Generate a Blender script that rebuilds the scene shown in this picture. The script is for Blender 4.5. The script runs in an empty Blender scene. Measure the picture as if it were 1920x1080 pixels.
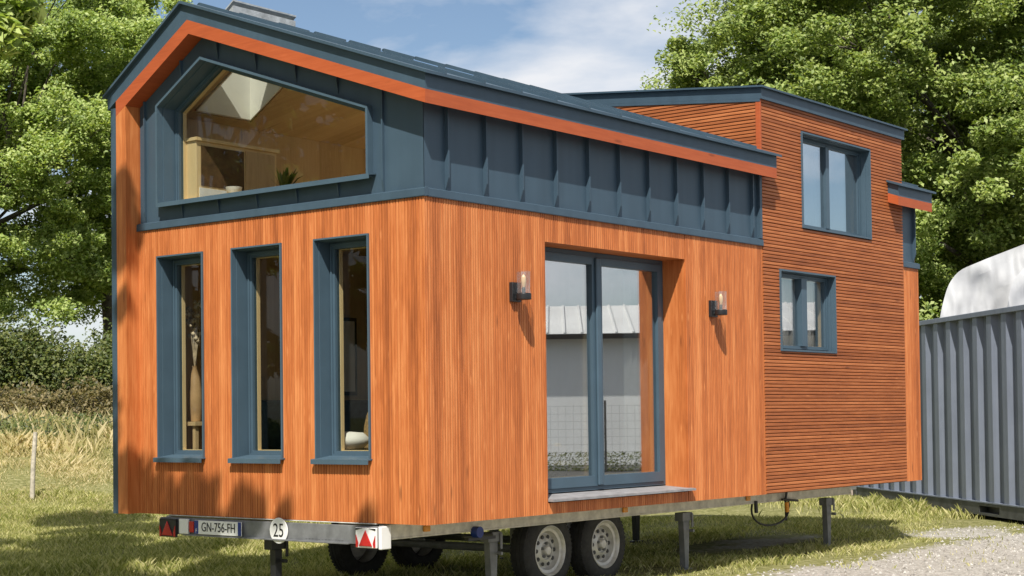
import bpy, bmesh, math, random
import numpy as np
from mathutils import Vector, Matrix
from mathutils.geometry import tessellate_polygon
random.seed(7)
RNG = np.random.default_rng(11)
scene = bpy.context.scene
COL = scene.collection

# ------------------------------------------------------------------ helpers
def srgb(r, g, b):
    f = lambda c: c/12.92 if c <= .04045 else ((c+.055)/1.055)**2.4
    return (f(r/255), f(g/255), f(b/255), 1)

class MB:
    """collects shapes and links them as one mesh object"""
    def __init__(self): self.v = []; self.f = []
    def add(self, vs, fs):
        o = len(self.v); self.v += [tuple(p) for p in vs]; self.f += [tuple(i+o for i in f) for f in fs]
        return self
    def box(self, x0, x1, y0, y1, z0, z1):
        vs = [(x, y, z) for x in (x0, x1) for y in (y0, y1) for z in (z0, z1)]
        return self.add(vs, [(0,1,3,2),(4,6,7,5),(0,4,5,1),(2,3,7,6),(0,2,6,4),(1,5,7,3)])
    def prism(self, loops, fn, d0, d1):
        pts = [p for lp in loops for p in lp]; n = len(pts)
        tris = tessellate_polygon([[Vector((p[0], p[1], 0)) for p in lp] for lp in loops])
        vs = [fn(p[0], p[1], d0) for p in pts] + [fn(p[0], p[1], d1) for p in pts]
        fs = [tuple(t) for t in tris] + [tuple(i+n for i in reversed(t)) for t in tris]
        o = 0
        for lp in loops:
            m = len(lp)
            for i in range(m):
                a, b = o+i, o+(i+1) % m
                fs.append((a, b, b+n, a+n))
            o += m
        return self.add(vs, fs)
    def tube(self, pts, radii, n=8, cap=True):
        pts = [Vector(p) for p in pts]
        if not hasattr(radii, '__len__'): radii = [radii]*len(pts)
        rings = []
        for i, p in enumerate(pts):
            t = (pts[min(i+1, len(pts)-1)] - pts[max(i-1, 0)]).normalized()
            a = t.cross(Vector((0, 0, 1)) if abs(t.z) < .9 else Vector((1, 0, 0))).normalized(); b = t.cross(a)
            rings.append([p + (a*math.cos(2*math.pi*k/n) + b*math.sin(2*math.pi*k/n))*radii[i] for k in range(n)])
        vs = [v for r in rings for v in r]; fs = []
        for i in range(len(rings)-1):
            for k in range(n):
                fs.append((i*n+k, i*n+(k+1) % n, (i+1)*n+(k+1) % n, (i+1)*n+k))
        if cap:
            fs.append(tuple(range(n))); fs.append(tuple((len(rings)-1)*n+k for k in reversed(range(n))))
        return self.add(vs, fs)
    def lathe(self, prof, origin, axis='z', n=32, sign=1):
        """prof: list of (radius, height)"""
        vs = []; fs = []
        for (r, h) in prof:
            for k in range(n):
                a = 2*math.pi*k/n; c, s = r*math.cos(a), r*math.sin(a); h2 = h*sign
                p = (c, s, h2) if axis == 'z' else ((c, h2, s) if axis == 'y' else (h2, c, s))
                vs.append((origin[0]+p[0], origin[1]+p[1], origin[2]+p[2]))
        for i in range(len(prof)-1):
            for k in range(n):
                fs.append((i*n+k, i*n+(k+1) % n, (i+1)*n+(k+1) % n, (i+1)*n+k))
        return self.add(vs, fs)
    def build(self, name, mat, parent=None, smooth=None, bevel=0, recalc=True):
        me = bpy.data.meshes.new(name); me.from_pydata(self.v, [], self.f)
        if recalc:
            bm = bmesh.new(); bm.from_mesh(me); bmesh.ops.recalc_face_normals(bm, faces=bm.faces); bm.to_mesh(me); bm.free()
        if smooth:
            me.shade_smooth(); me.set_sharp_from_angle(angle=math.radians(smooth))
        me.materials.append(mat)
        o = bpy.data.objects.new(name, me); COL.objects.link(o)
        if parent is not None: o.parent = parent
        if bevel:
            b = o.modifiers.new('bevel', 'BEVEL'); b.width = bevel; b.segments = 2; b.limit_method = 'ANGLE'
        return o

def tag(o, label=None, cat=None, group=None, kind=None):
    if label: o['label'] = label
    if cat: o['category'] = cat
    if group: o['group'] = group
    if kind: o['kind'] = kind
    return o
def empty(name, loc, label=None, cat=None, group=None, parent=None):
    o = bpy.data.objects.new(name, None); COL.objects.link(o); o.location = loc; o.empty_display_size = .1
    if parent is not None: o.parent = parent
    return tag(o, label, cat, group)
def rel(o):
    """a mesh built in world coordinates, re-based on its (unrotated) parent's place"""
    p = o.parent; off = Vector((0, 0, 0))
    while p is not None: off += p.location; p = p.parent
    o.data.transform(Matrix.Translation(-off)); return o
def copy_tree(o, parent=None):
    c = o.copy(); COL.objects.link(c); c.parent = parent
    for ch in list(o.children): copy_tree(ch, c)
    return c

G = lambda u, z, d: (d, u, z)      # gable wall: u along y, d inward (+x)
L = lambda u, z, d: (u, d, z)      # long wall: u along x, d inward (+y)
def rect(u0, u1, z0, z1): return [(u0, z0), (u1, z0), (u1, z1), (u0, z1)]
def inset(poly, t):
    n = len(poly); out = []
    A = sum(poly[i][0]*poly[(i+1) % n][1]-poly[(i+1) % n][0]*poly[i][1] for i in range(n))
    sg = 1 if A > 0 else -1
    lines = []
    for i in range(n):
        p, q = Vector(poly[i]), Vector(poly[(i+1) % n]); d = (q-p).normalized(); nrm = Vector((-d.y, d.x))*sg
        lines.append((p+nrm*t, d))
    for i in range(n):
        (p1, d1), (p2, d2) = lines[i-1], lines[i]
        cr = d1.x*d2.y-d1.y*d2.x; w = p2-p1; s = (w.x*d2.y-w.y*d2.x)/cr
        q = p1+d1*s; out.append((q.x, q.y))
    return out

# ------------------------------------------------------------------ materials
class NT:
    def __init__(self, name):
        self.m = bpy.data.materials.new(name); self.m.use_nodes = True; self.t = self.m.node_tree
        for n in list(self.t.nodes): self.t.nodes.remove(n)
        self.out = self.n('ShaderNodeOutputMaterial')
    def n(self, typ, **kw):
        nd = self.t.nodes.new(typ)
        for k, v in kw.items():
            if k.startswith('_'): nd.inputs[k[1:].replace('_', ' ')].default_value = v
            else: setattr(nd, k, v)
        return nd
    def l(self, a, b): self.t.links.new(a, b)
    def math(self, op, a, b=None, c=None):
        nd = self.n('ShaderNodeMath', operation=op)
        for i, x in enumerate((a, b, c)):
            if x is None: continue
            if isinstance(x, (int, float)): nd.inputs[i].default_value = x
            else: self.l(x, nd.inputs[i])
        return nd.outputs[0]
    def mix(self, f, a, b, typ='MIX'):
        nd = self.n('ShaderNodeMix', data_type='RGBA', blend_type=typ)
        for i, x in ((0, f), (6, a), (7, b)):
            if isinstance(x, (int, float, tuple)): nd.inputs[i].default_value = x
            else: self.l(x, nd.inputs[i])
        return nd.outputs[2]
    def ramp(self, f, stops):
        nd = self.n('ShaderNodeValToRGB'); self.l(f, nd.inputs[0]); e = nd.color_ramp.elements
        while len(e) < len(stops): e.new(.5)
        for i, (p, c) in enumerate(stops): e[i].position = p; e[i].color = c if len(c) == 4 else (*c, 1)
        return nd.outputs[0]
    def noise(self, vec, scale, detail=3, rough=.5):
        nd = self.n('ShaderNodeTexNoise', _Scale=scale, _Detail=detail, _Roughness=rough)
        if vec is not None: self.l(vec, nd.inputs['Vector'])
        return nd.outputs[0]
    def pos(self): return self.n('ShaderNodeNewGeometry').outputs['Position']
    def xyz(self, vec):
        nd = self.n('ShaderNodeSeparateXYZ'); self.l(vec, nd.inputs[0]); return nd.outputs
    def comb(self, x, y, z):
        nd = self.n('ShaderNodeCombineXYZ')
        for i, v in enumerate((x, y, z)):
            if isinstance(v, (int, float)): nd.inputs[i].default_value = v
            else: self.l(v, nd.inputs[i])
        return nd.outputs[0]
    def island(self): return self.n('ShaderNodeNewGeometry').outputs['Random Per Island']
    def principled(self, color, rough=.5, metallic=0., spec=None, bump=None, bstr=.2, bdist=.01):
        p = self.n('ShaderNodeBsdfPrincipled')
        if isinstance(color, tuple): p.inputs['Base Color'].default_value = color
        else: self.l(color, p.inputs['Base Color'])
        if isinstance(rough, (int, float)): p.inputs['Roughness'].default_value = rough
        else: self.l(rough, p.inputs['Roughness'])
        p.inputs['Metallic'].default_value = metallic
        if spec is not None: p.inputs['Specular IOR Level'].default_value = spec
        if bump is not None:
            b = self.n('ShaderNodeBump', _Strength=bstr, _Distance=bdist); self.l(bump, b.inputs['Height']); self.l(b.outputs[0], p.inputs['Normal'])
        self.l(p.outputs[0], self.out.inputs[0]); return p
def C4(r, g, b): return (r, g, b, 1)

def sheet_metal(name, col, rough):
    t = NT(name); ps = t.pos(); x, y, z = t.xyz(ps)
    n1 = t.noise(ps, 2.2, 4, .6); n2 = t.noise(t.comb(t.math('MULTIPLY', t.math('ADD', x, y), 9.), 0., t.math('MULTIPLY', z, .7)), 1., 3)
    f = t.math('ADD', t.math('MULTIPLY', n1, .5), t.math('MULTIPLY', n2, .5))
    c = t.ramp(f, [(.3, tuple(q*.84 for q in col[:3])+(1,)), (.7, tuple(q*1.14 for q in col[:3])+(1,))])
    r = t.math('ADD', rough-.1, t.math('MULTIPLY', n1, .2))
    t.principled(c, r, 0, .4, bump=t.noise(t.comb(t.math('MULTIPLY', t.math('ADD', x, y), 3.), 0., z), 1., 2), bstr=.25, bdist=.02); return t.m
def simple(name, col, rough=.5, metallic=0., var=.12, scale=6., bstr=0., spec=None):
    t = NT(name); ps = t.pos(); nz = t.noise(ps, scale, 4, .6)
    c2 = tuple(c*(1-var*2.2) for c in col[:3])+(1,); c1 = tuple(min(1, c*(1+var)) for c in col[:3])+(1,)
    c = t.ramp(nz, [(.3, c2), (.7, c1)])
    t.principled(c, rough, metallic, spec, bump=t.noise(ps, scale*8, 3) if bstr else None, bstr=bstr)
    return t.m

def wood(name, direction, c_dark, c_mid, c_light, board=.0855, rough=.55):
    """direction: 'v' boards run in z, 'h' boards run horizontally"""
    t = NT(name); ps = t.pos(); x, y, z = t.xyz(ps)
    s = t.math('ADD', x, y)
    if direction == 'v': u, w = s, z
    else: u, w = z, s
    bid = t.math('FLOOR', t.math('DIVIDE', u, board))
    wn = t.n('ShaderNodeTexWhiteNoise', noise_dimensions='1D'); t.l(bid, wn.inputs['W']); br = wn.outputs[0]
    off = t.math('MULTIPLY', br, 37.)
    g1 = t.noise(t.comb(t.math('MULTIPLY', u, 70.), t.math('ADD', t.math('MULTIPLY', w, 3.6), off), off), 1., 5, .62)
    g2 = t.noise(t.comb(t.math('MULTIPLY', u, 14.), t.math('MULTIPLY', w, 2.4), off), 1., 3, .55)
    g3 = t.noise(ps, .9, 2)
    # knots
    vv = t.n('ShaderNodeTexVoronoi', _Scale=1.); t.l(t.comb(t.math('MULTIPLY', u, 13.), t.math('MULTIPLY', w, 3.2), off), vv.inputs['Vector'])
    kn = t.ramp(vv.outputs['Distance'], [(.0, (1, 1, 1)), (.16, (0, 0, 0))])
    v2 = t.n('ShaderNodeTexVoronoi', _Scale=1.); t.l(t.comb(t.math('MULTIPLY', u, 7.), t.math('MULTIPLY', w, 1.5), t.math('ADD', off, 5.)), v2.inputs['Vector'])
    k2 = t.ramp(v2.outputs['Distance'], [(.0, (1, 1, 1)), (.05, (.8, .8, .8)), (.11, (0, 0, 0))])
    f = t.math('ADD', t.math('MULTIPLY', g1, .62), t.math('MULTIPLY', g2, .38))
    f = t.math('ADD', f, t.math('MULTIPLY', t.math('SUBTRACT', br, .5), .22))
    f = t.math('ADD', f, t.math('MULTIPLY', t.math('SUBTRACT', t.island(), .5), .15))
    f = t.math('ADD', f, t.math('MULTIPLY', t.math('SUBTRACT', g3, .5), .22))
    c = t.ramp(f, [(.22, c_dark), (.5, c_mid), (.8, c_light)])
    c = t.mix(t.math('MULTIPLY', kn, .75), c, c_light)
    c = t.mix(t.math('MULTIPLY', k2, .7), c, tuple(q*.55 for q in c_dark[:3])+(1,))
    t.principled(c, rough, 0, .35, bump=g1, bstr=.12, bdist=.004)
    return t.m

M = {}
M['wood_v'] = wood('stained_vertical_boards', 'v', C4(.275, .074, .018), C4(.475, .141, .037), C4(.65, .25, .084))
M['wood_h'] = wood('stained_horizontal_slats', 'h', C4(.23, .066, .020), C4(.37, .113, .034), C4(.54, .19, .064), board=.034)
M['wood_f'] = wood('stained_fascia_board', 'h', C4(.31, .062, .018), C4(.40, .086, .025), C4(.48, .115, .036), board=.4)
M['wood_gap'] = simple('shadow_gap_membrane', C4(.17, .052, .017), .9)
M['ply'] = wood('pale_timber_lining', 'v', C4(.42, .29, .155), C4(.56, .40, .225), C4(.66, .49, .29), board=.3)
M['niche_shade'] = simple('niche_shade_brown', C4(.11, .058, .022), .7, 0, .2, 9)  # dark brown standing in for the shade inside the cabinet recess
M['pine'] = wood('pale_pine', 'v', C4(.70, .49, .24), C4(.78, .58, .32), C4(.82, .64, .38), board=.2)
M['metal'] = sheet_metal('slate_blue_sheet_metal', C4(.047, .080, .111), .45)
M['metal_frame'] = simple('slate_blue_window_frame', C4(.063, .104, .138), .38, 0, .05, 4, spec=.4)
M['dark_metal'] = simple('blackened_metal', C4(.018, .019, .021), .4, 0, .1, 9)
M['galv'] = simple('galvanised_steel', C4(.66, .64, .58), .5, .1, .16, 9, .05)
M['galv_grey'] = simple('grey_painted_steel', C4(.20, .205, .21), .5, .2, .15, 9, .05)
M['rubber'] = simple('tyre_rubber', C4(.032, .031, .030), .8, 0, .2, 20, .1)
M['rim'] = simple('silver_wheel_paint', C4(.62, .60, .56), .4, .25, .12, 12)
M['white_plastic'] = simple('white_plastic', C4(.78, .78, .76), .4, 0, .03, 5)
M['red_lens'] = simple('red_lens', C4(.45, .02, .02), .2, 0, .1, 20)
M['amber_lens'] = simple('amber_lens', C4(.75, .30, .03), .25, 0, .1, 20)
M['black'] = simple('black_lettering', C4(.012, .012, .013), .5, 0, .1, 20)
M['plate_blue'] = simple('plate_blue_band', C4(.012, .035, .22), .4, 0, .05, 20)
M['white_wall'] = simple('white_reveal_paint', C4(.8, .79, .75), .6, 0, .03, 3)
M['felt'] = simple('grey_roofing_felt', C4(.36, .385, .40), .85, 0, .16, 14, .3)
M['sill_grey'] = simple('weathered_grey_sill', C4(.27, .265, .27), .6, 0, .14, 10)
M['cloth'] = simple('white_cloth', C4(.74, .73, .71), .9, 0, .06, 8, .1)
M['wicker'] = simple('wicker_weave', C4(.46, .30, .13), .7, 0, .25, 60, .4)
M['ceramic'] = simple('brown_ceramic', C4(.52, .33, .17), .5, 0, .12, 8)
M['dry_stem'] = simple('dried_flower_heads', C4(.62, .50, .36), .9, 0, .25, 30)
M['cushion_teal'] = simple('dark_teal_fabric', C4(.02, .05, .065), .9, 0, .2, 20)
t = NT('grey_container_paint'); ps = t.pos(); x, y, z = t.xyz(ps)
n1 = t.noise(ps, 2.2, 4, .6); n2 = t.noise(t.comb(t.math('MULTIPLY', t.math('ADD', x, y), 8.), 0., t.math('MULTIPLY', z, .6)), 1., 4, .6)
c = t.ramp(t.math('ADD', t.math('MULTIPLY', n1, .45), t.math('MULTIPLY', n2, .55)), [(.3, C4(.135, .155, .195)), (.55, C4(.178, .203, .255)), (.75, C4(.21, .235, .28))])
rs_ = t.noise(ps, 9., 5, .7); c = t.mix(t.ramp(rs_, [(.70, (0, 0, 0)), (.76, (.7, .7, .7))]), c, C4(.16, .10, .06))
t.principled(c, .5, 0, .35); M['container'] = t.m
M['container_dark'] = simple('dark_container_rail', C4(.075, .078, .078), .6, 0, .25, 5)
t = NT('white_tarpaulin'); ps = t.pos(); x, y, z = t.xyz(ps)
n1 = t.noise(t.comb(t.math('MULTIPLY', t.math('SUBTRACT', x, y), 1.3), t.math('MULTIPLY', t.math('ADD', x, y), .8), t.math('MULTIPLY', z, .7)), .9, 2, .5); n2 = t.noise(ps, 5., 3)
c = t.ramp(n2, [(.3, C4(.40, .405, .415)), (.7, C4(.47, .475, .48))])
t.principled(c, .55, 0, .3, bump=n1, bstr=1., bdist=.5); M['tarp'] = t.m
M['concrete'] = simple('pale_pinkish_concrete', C4(.42, .345, .29), .9, 0, .18, 12, .3)
M['shed_wall'] = simple('grey_shed_panels', C4(.87, .86, .84), .6, 0, .03, .4)
M['shed_roof'] = simple('white_shed_roofing', C4(.60, .59, .57), .6, 0, .06, .5)
M['fence'] = simple('grey_mesh_fence', C4(.30, .31, .30), .6)
M['post'] = simple('weathered_post', C4(.50, .45, .36), .9, 0, .2, 14, .3)
M['bark'] = simple('grey_brown_bark', C4(.10, .085, .065), .95, 0, .3, 12, .6)

def glass(name, refl, tint=C4(1, 1, 1), rough=0.):
    t = NT(name)
    tr = t.n('ShaderNodeBsdfTransparent'); tr.inputs[0].default_value = tint
    gl = t.n('ShaderNodeBsdfGlossy'); gl.inputs['Roughness'].default_value = rough; gl.inputs[0].default_value = (.95, .98, 1, 1)
    lw = t.n('ShaderNodeLayerWeight', _Blend=.5)
    f = t.math('ADD', t.math('MULTIPLY', t.math('POWER', lw.outputs['Facing'], 4.), 1-refl), refl)
    mx = t.n('ShaderNodeMixShader'); t.l(f, mx.inputs[0]); t.l(tr.outputs[0], mx.inputs[1]); t.l(gl.outputs[0], mx.inputs[2])
    t.l(mx.outputs[0], t.out.inputs[0]); return t.m
M['glass'] = glass('coated_door_glass', .42, C4(.85, .86, .84))
M['glass_clear'] = glass('window_glass', .012, C4(.86, .87, .84))
M['glass_tower'] = glass('coated_window_glass', .58, C4(.85, .86, .86)); M['glass_low'] = glass('light_window_glass', .22, C4(.95, .96, .96))
M['lamp_glass'] = glass('clear_lamp_glass', .12, C4(.95, .94, .92))

def leaf_mat(name, dark, mid, light, transl=.35, patch=.35):
    t = NT(name); ps = t.pos()
    f = t.math('ADD', t.math('MULTIPLY', t.island(), .75), t.math('MULTIPLY', t.noise(ps, patch, 3), .55))
    c = t.ramp(f, [(.22, dark), (.55, mid), (.95, light)])
    d = t.n('ShaderNodeBsdfPrincipled', _Roughness=.5); d.inputs['Specular IOR Level'].default_value = .35; t.l(c, d.inputs['Base Color'])
    tr = t.n('ShaderNodeBsdfTranslucent'); c2 = t.mix(1., c, C4(1., 1.0, .45), 'MULTIPLY'); t.l(c2, tr.inputs[0])
    mx = t.n('ShaderNodeMixShader'); mx.inputs[0].default_value = transl
    t.l(d.outputs[0], mx.inputs[1]); t.l(tr.outputs[0], mx.inputs[2]); t.l(mx.outputs[0], t.out.inputs[0]); return t.m
M['leaf_right'] = leaf_mat('oak_leaves', C4(.085, .14, .026), C4(.225, .31, .066), C4(.43, .50, .17), .42)
M['leaf_left'] = leaf_mat('bright_leaves', C4(.10, .155, .03), C4(.275, .385, .085), C4(.52, .60, .22), .45)
M['leaf_hedge'] = leaf_mat('hedge_leaves', C4(.03, .046, .014), C4(.085, .125, .032), C4(.22, .24, .08), .42)
M['grass'] = leaf_mat('lawn_grass', C4(.15, .19, .035), C4(.40, .41, .12), C4(.74, .68, .36), .4, .8)
M['dry'] = leaf_mat('dry_grass', C4(.22, .25, .07), C4(.56, .49, .24), C4(.85, .73, .47), .4, .9)

# ground: grass soil on the lawn, pale gravel on the drive
def ground_mat():
    t = NT('ground_soil_and_gravel'); ps = t.pos(); x, y, z = t.xyz(ps)
    n1 = t.noise(ps, 1.3, 4, .6); n2 = t.noise(ps, 14., 4, .7); n3 = t.noise(ps, 45., 2, .6)
    vor = t.n('ShaderNodeTexVoronoi', _Scale=38.); t.l(ps, vor.inputs['Vector'])
    grav = t.ramp(vor.outputs['Color'], [(.1, C4(.20, .185, .16)), (.5, C4(.33, .31, .27)), (.95, C4(.50, .475, .43))])
    grav = t.mix(t.math('MULTIPLY', n2, .5), grav, C4(.40, .37, .32))
    gr = t.ramp(n2, [(.3, C4(.085, .09, .03)), (.5, C4(.19, .185, .065)), (.72, C4(.36, .33, .18))])
    # drive: south of the house, plus the open yard to its east
    e1 = t.math('MULTIPLY', t.math('ADD', y, .25), -2.6)
    dx = t.math('SUBTRACT', x, 9.9); dy = t.math('SUBTRACT', y, .15)
    e2 = t.math('SUBTRACT', 1.1, t.math('ADD', t.math('MULTIPLY', t.math('MULTIPLY', dx, dx), .9), t.math('MULTIPLY', t.math('MULTIPLY', dy, dy), 2.2)))
    dx3 = t.math('SUBTRACT', x, 7.3); dy3 = t.math('SUBTRACT', y, 1.5)
    e3 = t.math('SUBTRACT', .75, t.math('ADD', t.math('MULTIPLY', t.math('MULTIPLY', dx3, dx3), .25), t.math('MULTIPLY', t.math('MULTIPLY', dy3, dy3), 2.2)))
    f = t.math('MAXIMUM', t.math('MAXIMUM', e1, e2), e3)
    f = t.math('ADD', f, t.math('MULTIPLY', t.math('SUBTRACT', n1, .5), 2.2))
    f = t.math('ADD', f, t.math('MULTIPLY', t.math('SUBTRACT', n2, .5), 1.2))
    fr = t.ramp(f, [(.25, (0, 0, 0)), (.75, (1, 1, 1))])
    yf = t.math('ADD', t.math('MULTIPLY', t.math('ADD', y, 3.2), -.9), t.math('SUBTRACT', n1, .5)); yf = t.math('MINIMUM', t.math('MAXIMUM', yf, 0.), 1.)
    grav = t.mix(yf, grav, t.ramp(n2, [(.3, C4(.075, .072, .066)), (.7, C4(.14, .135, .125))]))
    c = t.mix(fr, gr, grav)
    h = t.math('ADD', t.math('MULTIPLY', vor.outputs['Distance'], .7), n3)
    t.principled(c, .9, 0, .2, bump=h, bstr=.7, bdist=.02); return t.m
M['ground'] = ground_mat()

# ------------------------------------------------------------------ camera
CAM = Vector((-8.77764, -7.74193, .782716)); YAW, PITCH, ROLL, F, PY = .669944, .0248746, -.0124792, 3038.037, 703.825
cF = Vector((math.cos(YAW), math.sin(YAW), 0)); cR = Vector((math.sin(YAW), -math.cos(YAW), 0)); cU = Vector((0, 0, 1))
F2 = cF*math.cos(PITCH)+cU*math.sin(PITCH); U2 = -cF*math.sin(PITCH)+cU*math.cos(PITCH)
R3 = cR*math.cos(ROLL)+U2*math.sin(ROLL); U3 = -cR*math.sin(ROLL)+U2*math.cos(ROLL)
cam = bpy.data.cameras.new('camera'); co = bpy.data.objects.new('camera', cam); COL.objects.link(co); scene.camera = co
mw = Matrix((R3, U3, -F2)).transposed().to_4x4(); mw.translation = CAM; co.matrix_world = mw
cam.sensor_width = 36; cam.lens = F/1920*36; cam.shift_y = (PY-540)/1920; cam.clip_end = 2000; cam.clip_start = .1
def pray(u, v): return F2 + R3*((u-960)/F) - U3*((v-PY)/F)
def at(u, v, depth): return CAM + pray(u, v)*depth

# ------------------------------------------------------------------ sun and sky
SUN = Vector((.66, .43, -1)).normalized()
sl = bpy.data.lights.new('sun', 'SUN'); sl.energy = 5.0; sl.angle = math.radians(.55); sl.color = (1, .95, .87)
so = bpy.data.objects.new('sun', sl); COL.objects.link(so); so.rotation_euler = SUN.to_track_quat('-Z', 'Y').to_euler(); so.location = (-20, -13, 30)
w = bpy.data.worlds.new('World'); scene.world = w; w.use_nodes = True; wt = w.node_tree
for n in list(wt.nodes): wt.nodes.remove(n)
def wn(t, **k):
    nd = wt.nodes.new(t)
    for a, b in k.items(): setattr(nd, a, b)
    return nd
wo = wn('ShaderNodeOutputWorld'); bg = wn('ShaderNodeBackground'); bg.inputs[1].default_value = .085
sky = wn('ShaderNodeTexSky', sky_type='NISHITA', sun_disc=False)
sky.sun_elevation = math.asin(-SUN.z); sky.sun_rotation = math.atan2(-SUN.x, -SUN.y); sky.air_density = 1.0; sky.dust_density = .8; sky.ozone_density = 1.4; sky.altitude = 100
tc = wn('ShaderNodeTexCoord'); mp = wn('ShaderNodeMapping'); mp.inputs['Scale'].default_value = (1, 1, 2.6); mp.inputs['Location'].default_value = (3.1, .7, .4)
nz = wn('ShaderNodeTexNoise'); nz.inputs['Scale'].default_value = 3.1; nz.inputs['Detail'].default_value = 7; nz.inputs['Roughness'].default_value = .56; nz.inputs['Distortion'].default_value = .3
rp = wn('ShaderNodeValToRGB'); rp.color_ramp.elements[0].position = .41; rp.color_ramp.elements[0].color = (0, 0, 0, 1); rp.color_ramp.elements[1].position = .60; rp.color_ramp.elements[1].color = (1, 1, 1, 1)
mx = wn('ShaderNodeMix', data_type='RGBA'); mx.inputs[7].default_value = (7.6, 7.75, 8.1, 1)
wt.links.new(tc.outputs['Generated'], mp.inputs[0]); wt.links.new(mp.outputs[0], nz.inputs['Vector']); wt.links.new(nz.outputs[0], rp.inputs[0])
wt.links.new(rp.outputs[0], mx.inputs[0]); wt.links.new(sky.outputs[0], mx.inputs[6]); wt.links.new(mx.outputs[2], bg.inputs[0]); wt.links.new(bg.outputs[0], wo.inputs[0])
scene.view_settings.view_transform = 'Standard'; scene.view_settings.look = 'None'; scene.view_settings.exposure = .42; scene.view_settings.gamma = 1
scene.cycles.max_bounces = 8; scene.cycles.transparent_max_bounces = 16; scene.cycles.use_denoising = True
scene.cycles.caustics_reflective = False; scene.cycles.caustics_refractive = False

# ------------------------------------------------------------------ terrain
GZ = -.695
def sstep(a, b, x):
    t = np.clip((x-a)/(b-a), 0, 1); return t*t*(3-2*t)
def terrain(x, y):
    x = np.asarray(x, float); y = np.asarray(y, float)
    s = (x-CAM.x)*.5+(y-CAM.y)*.866; l = (x-CAM.x)*.866-(y-CAM.y)*.5
    bank = 1.2*sstep(23.2, 34, s)*(1-sstep(7, 13, l))
    r = .02*np.sin(x*1.7+y*.9)+.015*np.sin(x*.6-y*2.1)+.012*np.sin(3.1*x+1.3*y)
    near = 1-sstep(3, 14, np.hypot(x-4, y-1.5))
    return GZ + bank + r*(1-.7*near) + bank*.06*np.sin(x*1.9)*np.sin(y*1.3)
def build_terrain():
    n = 220; a = np.linspace(-1, 1, n); k = np.sinh(a*4.2)/np.sinh(4.2)
    X, Y = np.meshgrid(4+k*420, 3+k*420, indexing='ij'); Z = terrain(X, Y)
    vs = np.stack([X, Y, Z], -1).reshape(-1, 3)
    fs = [(i*n+j, (i+1)*n+j, (i+1)*n+j+1, i*n+j+1) for i in range(n-1) for j in range(n-1)]
    me = bpy.data.meshes.new('ground'); me.from_pydata(vs.tolist(), [], fs); me.shade_smooth(); me.materials.append(M['ground'])
    o = bpy.data.objects.new('ground', me); COL.objects.link(o); tag(o, kind='structure')
build_terrain()

# ------------------------------------------------------------------ vegetation tools
def quad_mesh(name, P, mat, parent=None):
    """P: (N,4,3)"""
    n = len(P); me = bpy.data.meshes.new(name)
    me.vertices.add(n*4); me.vertices.foreach_set('co', P.reshape(-1).astype(np.float32))
    me.loops.add(n*4); me.loops.foreach_set('vertex_index', np.arange(n*4, dtype=np.int32))
    me.polygons.add(n); me.polygons.foreach_set('loop_start', np.arange(0, n*4, 4, dtype=np.int32))
    me.update(calc_edges=True); me.validate(); me.materials.append(mat)
    o = bpy.data.objects.new(name, me); COL.objects.link(o)
    if parent is not None: o.parent = parent
    return o
def leaves(C, size, up=.5, aspect=.55):
    n = len(C); nr = RNG.normal(size=(n, 3)); nr[:, 2] = np.abs(nr[:, 2])+up; nr += np.array([-.75, -.5, .1]); nr /= np.linalg.norm(nr, axis=1)[:, None]
    t = np.cross(nr, RNG.normal(size=(n, 3))); t /= np.linalg.norm(t, axis=1)[:, None]; b = np.cross(nr, t)
    s = size*RNG.uniform(.5, 1.5, (n, 1)); hook = nr*s*.18
    return np.stack([C-t*s*.5-hook, C+b*s*aspect*.5+t*s*.06, C+t*s*.5-hook, C-b*s*aspect*.5+t*s*.06], 1)
def crown_points(center, radii, n_big, n_leaf, clump=.9, low=-1., gap=.0, seed=1, hollow=.55):
    r = np.random.default_rng(seed); c = np.array(center); R = np.array(radii); bigs = []
    while len(bigs) < n_big:
        d = r.normal(size=3); d /= np.linalg.norm(d)
        rad = r.uniform(hollow, 1.)**.7
        p = d*rad
        if p[2] < low: continue
        bigs.append(c+p*R*r.uniform(.88, 1.1))
    bigs = np.array(bigs); out = []
    per = n_leaf//n_big
    for b in bigs:
        k = r.integers(5, 10); rb = clump*r.uniform(.6, 1.35)
        subs = b+r.normal(size=(k, 3))*rb*np.array([.62, .62, .42])
        wts = r.dirichlet(np.ones(k)*2.); cnt = (wts*per).astype(int)
        for s_, m in zip(subs, cnt):
            if m < 1: continue
            q = r.normal(size=(m, 3)); q /= np.linalg.norm(q, axis=1)[:, None]
            q *= (r.uniform(0, 1, (m, 1))**.45)*rb*r.uniform(.32, .62)*np.array([1, 1, .62])
            out.append(s_+q)
    return bigs, np.concatenate(out)
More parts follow.
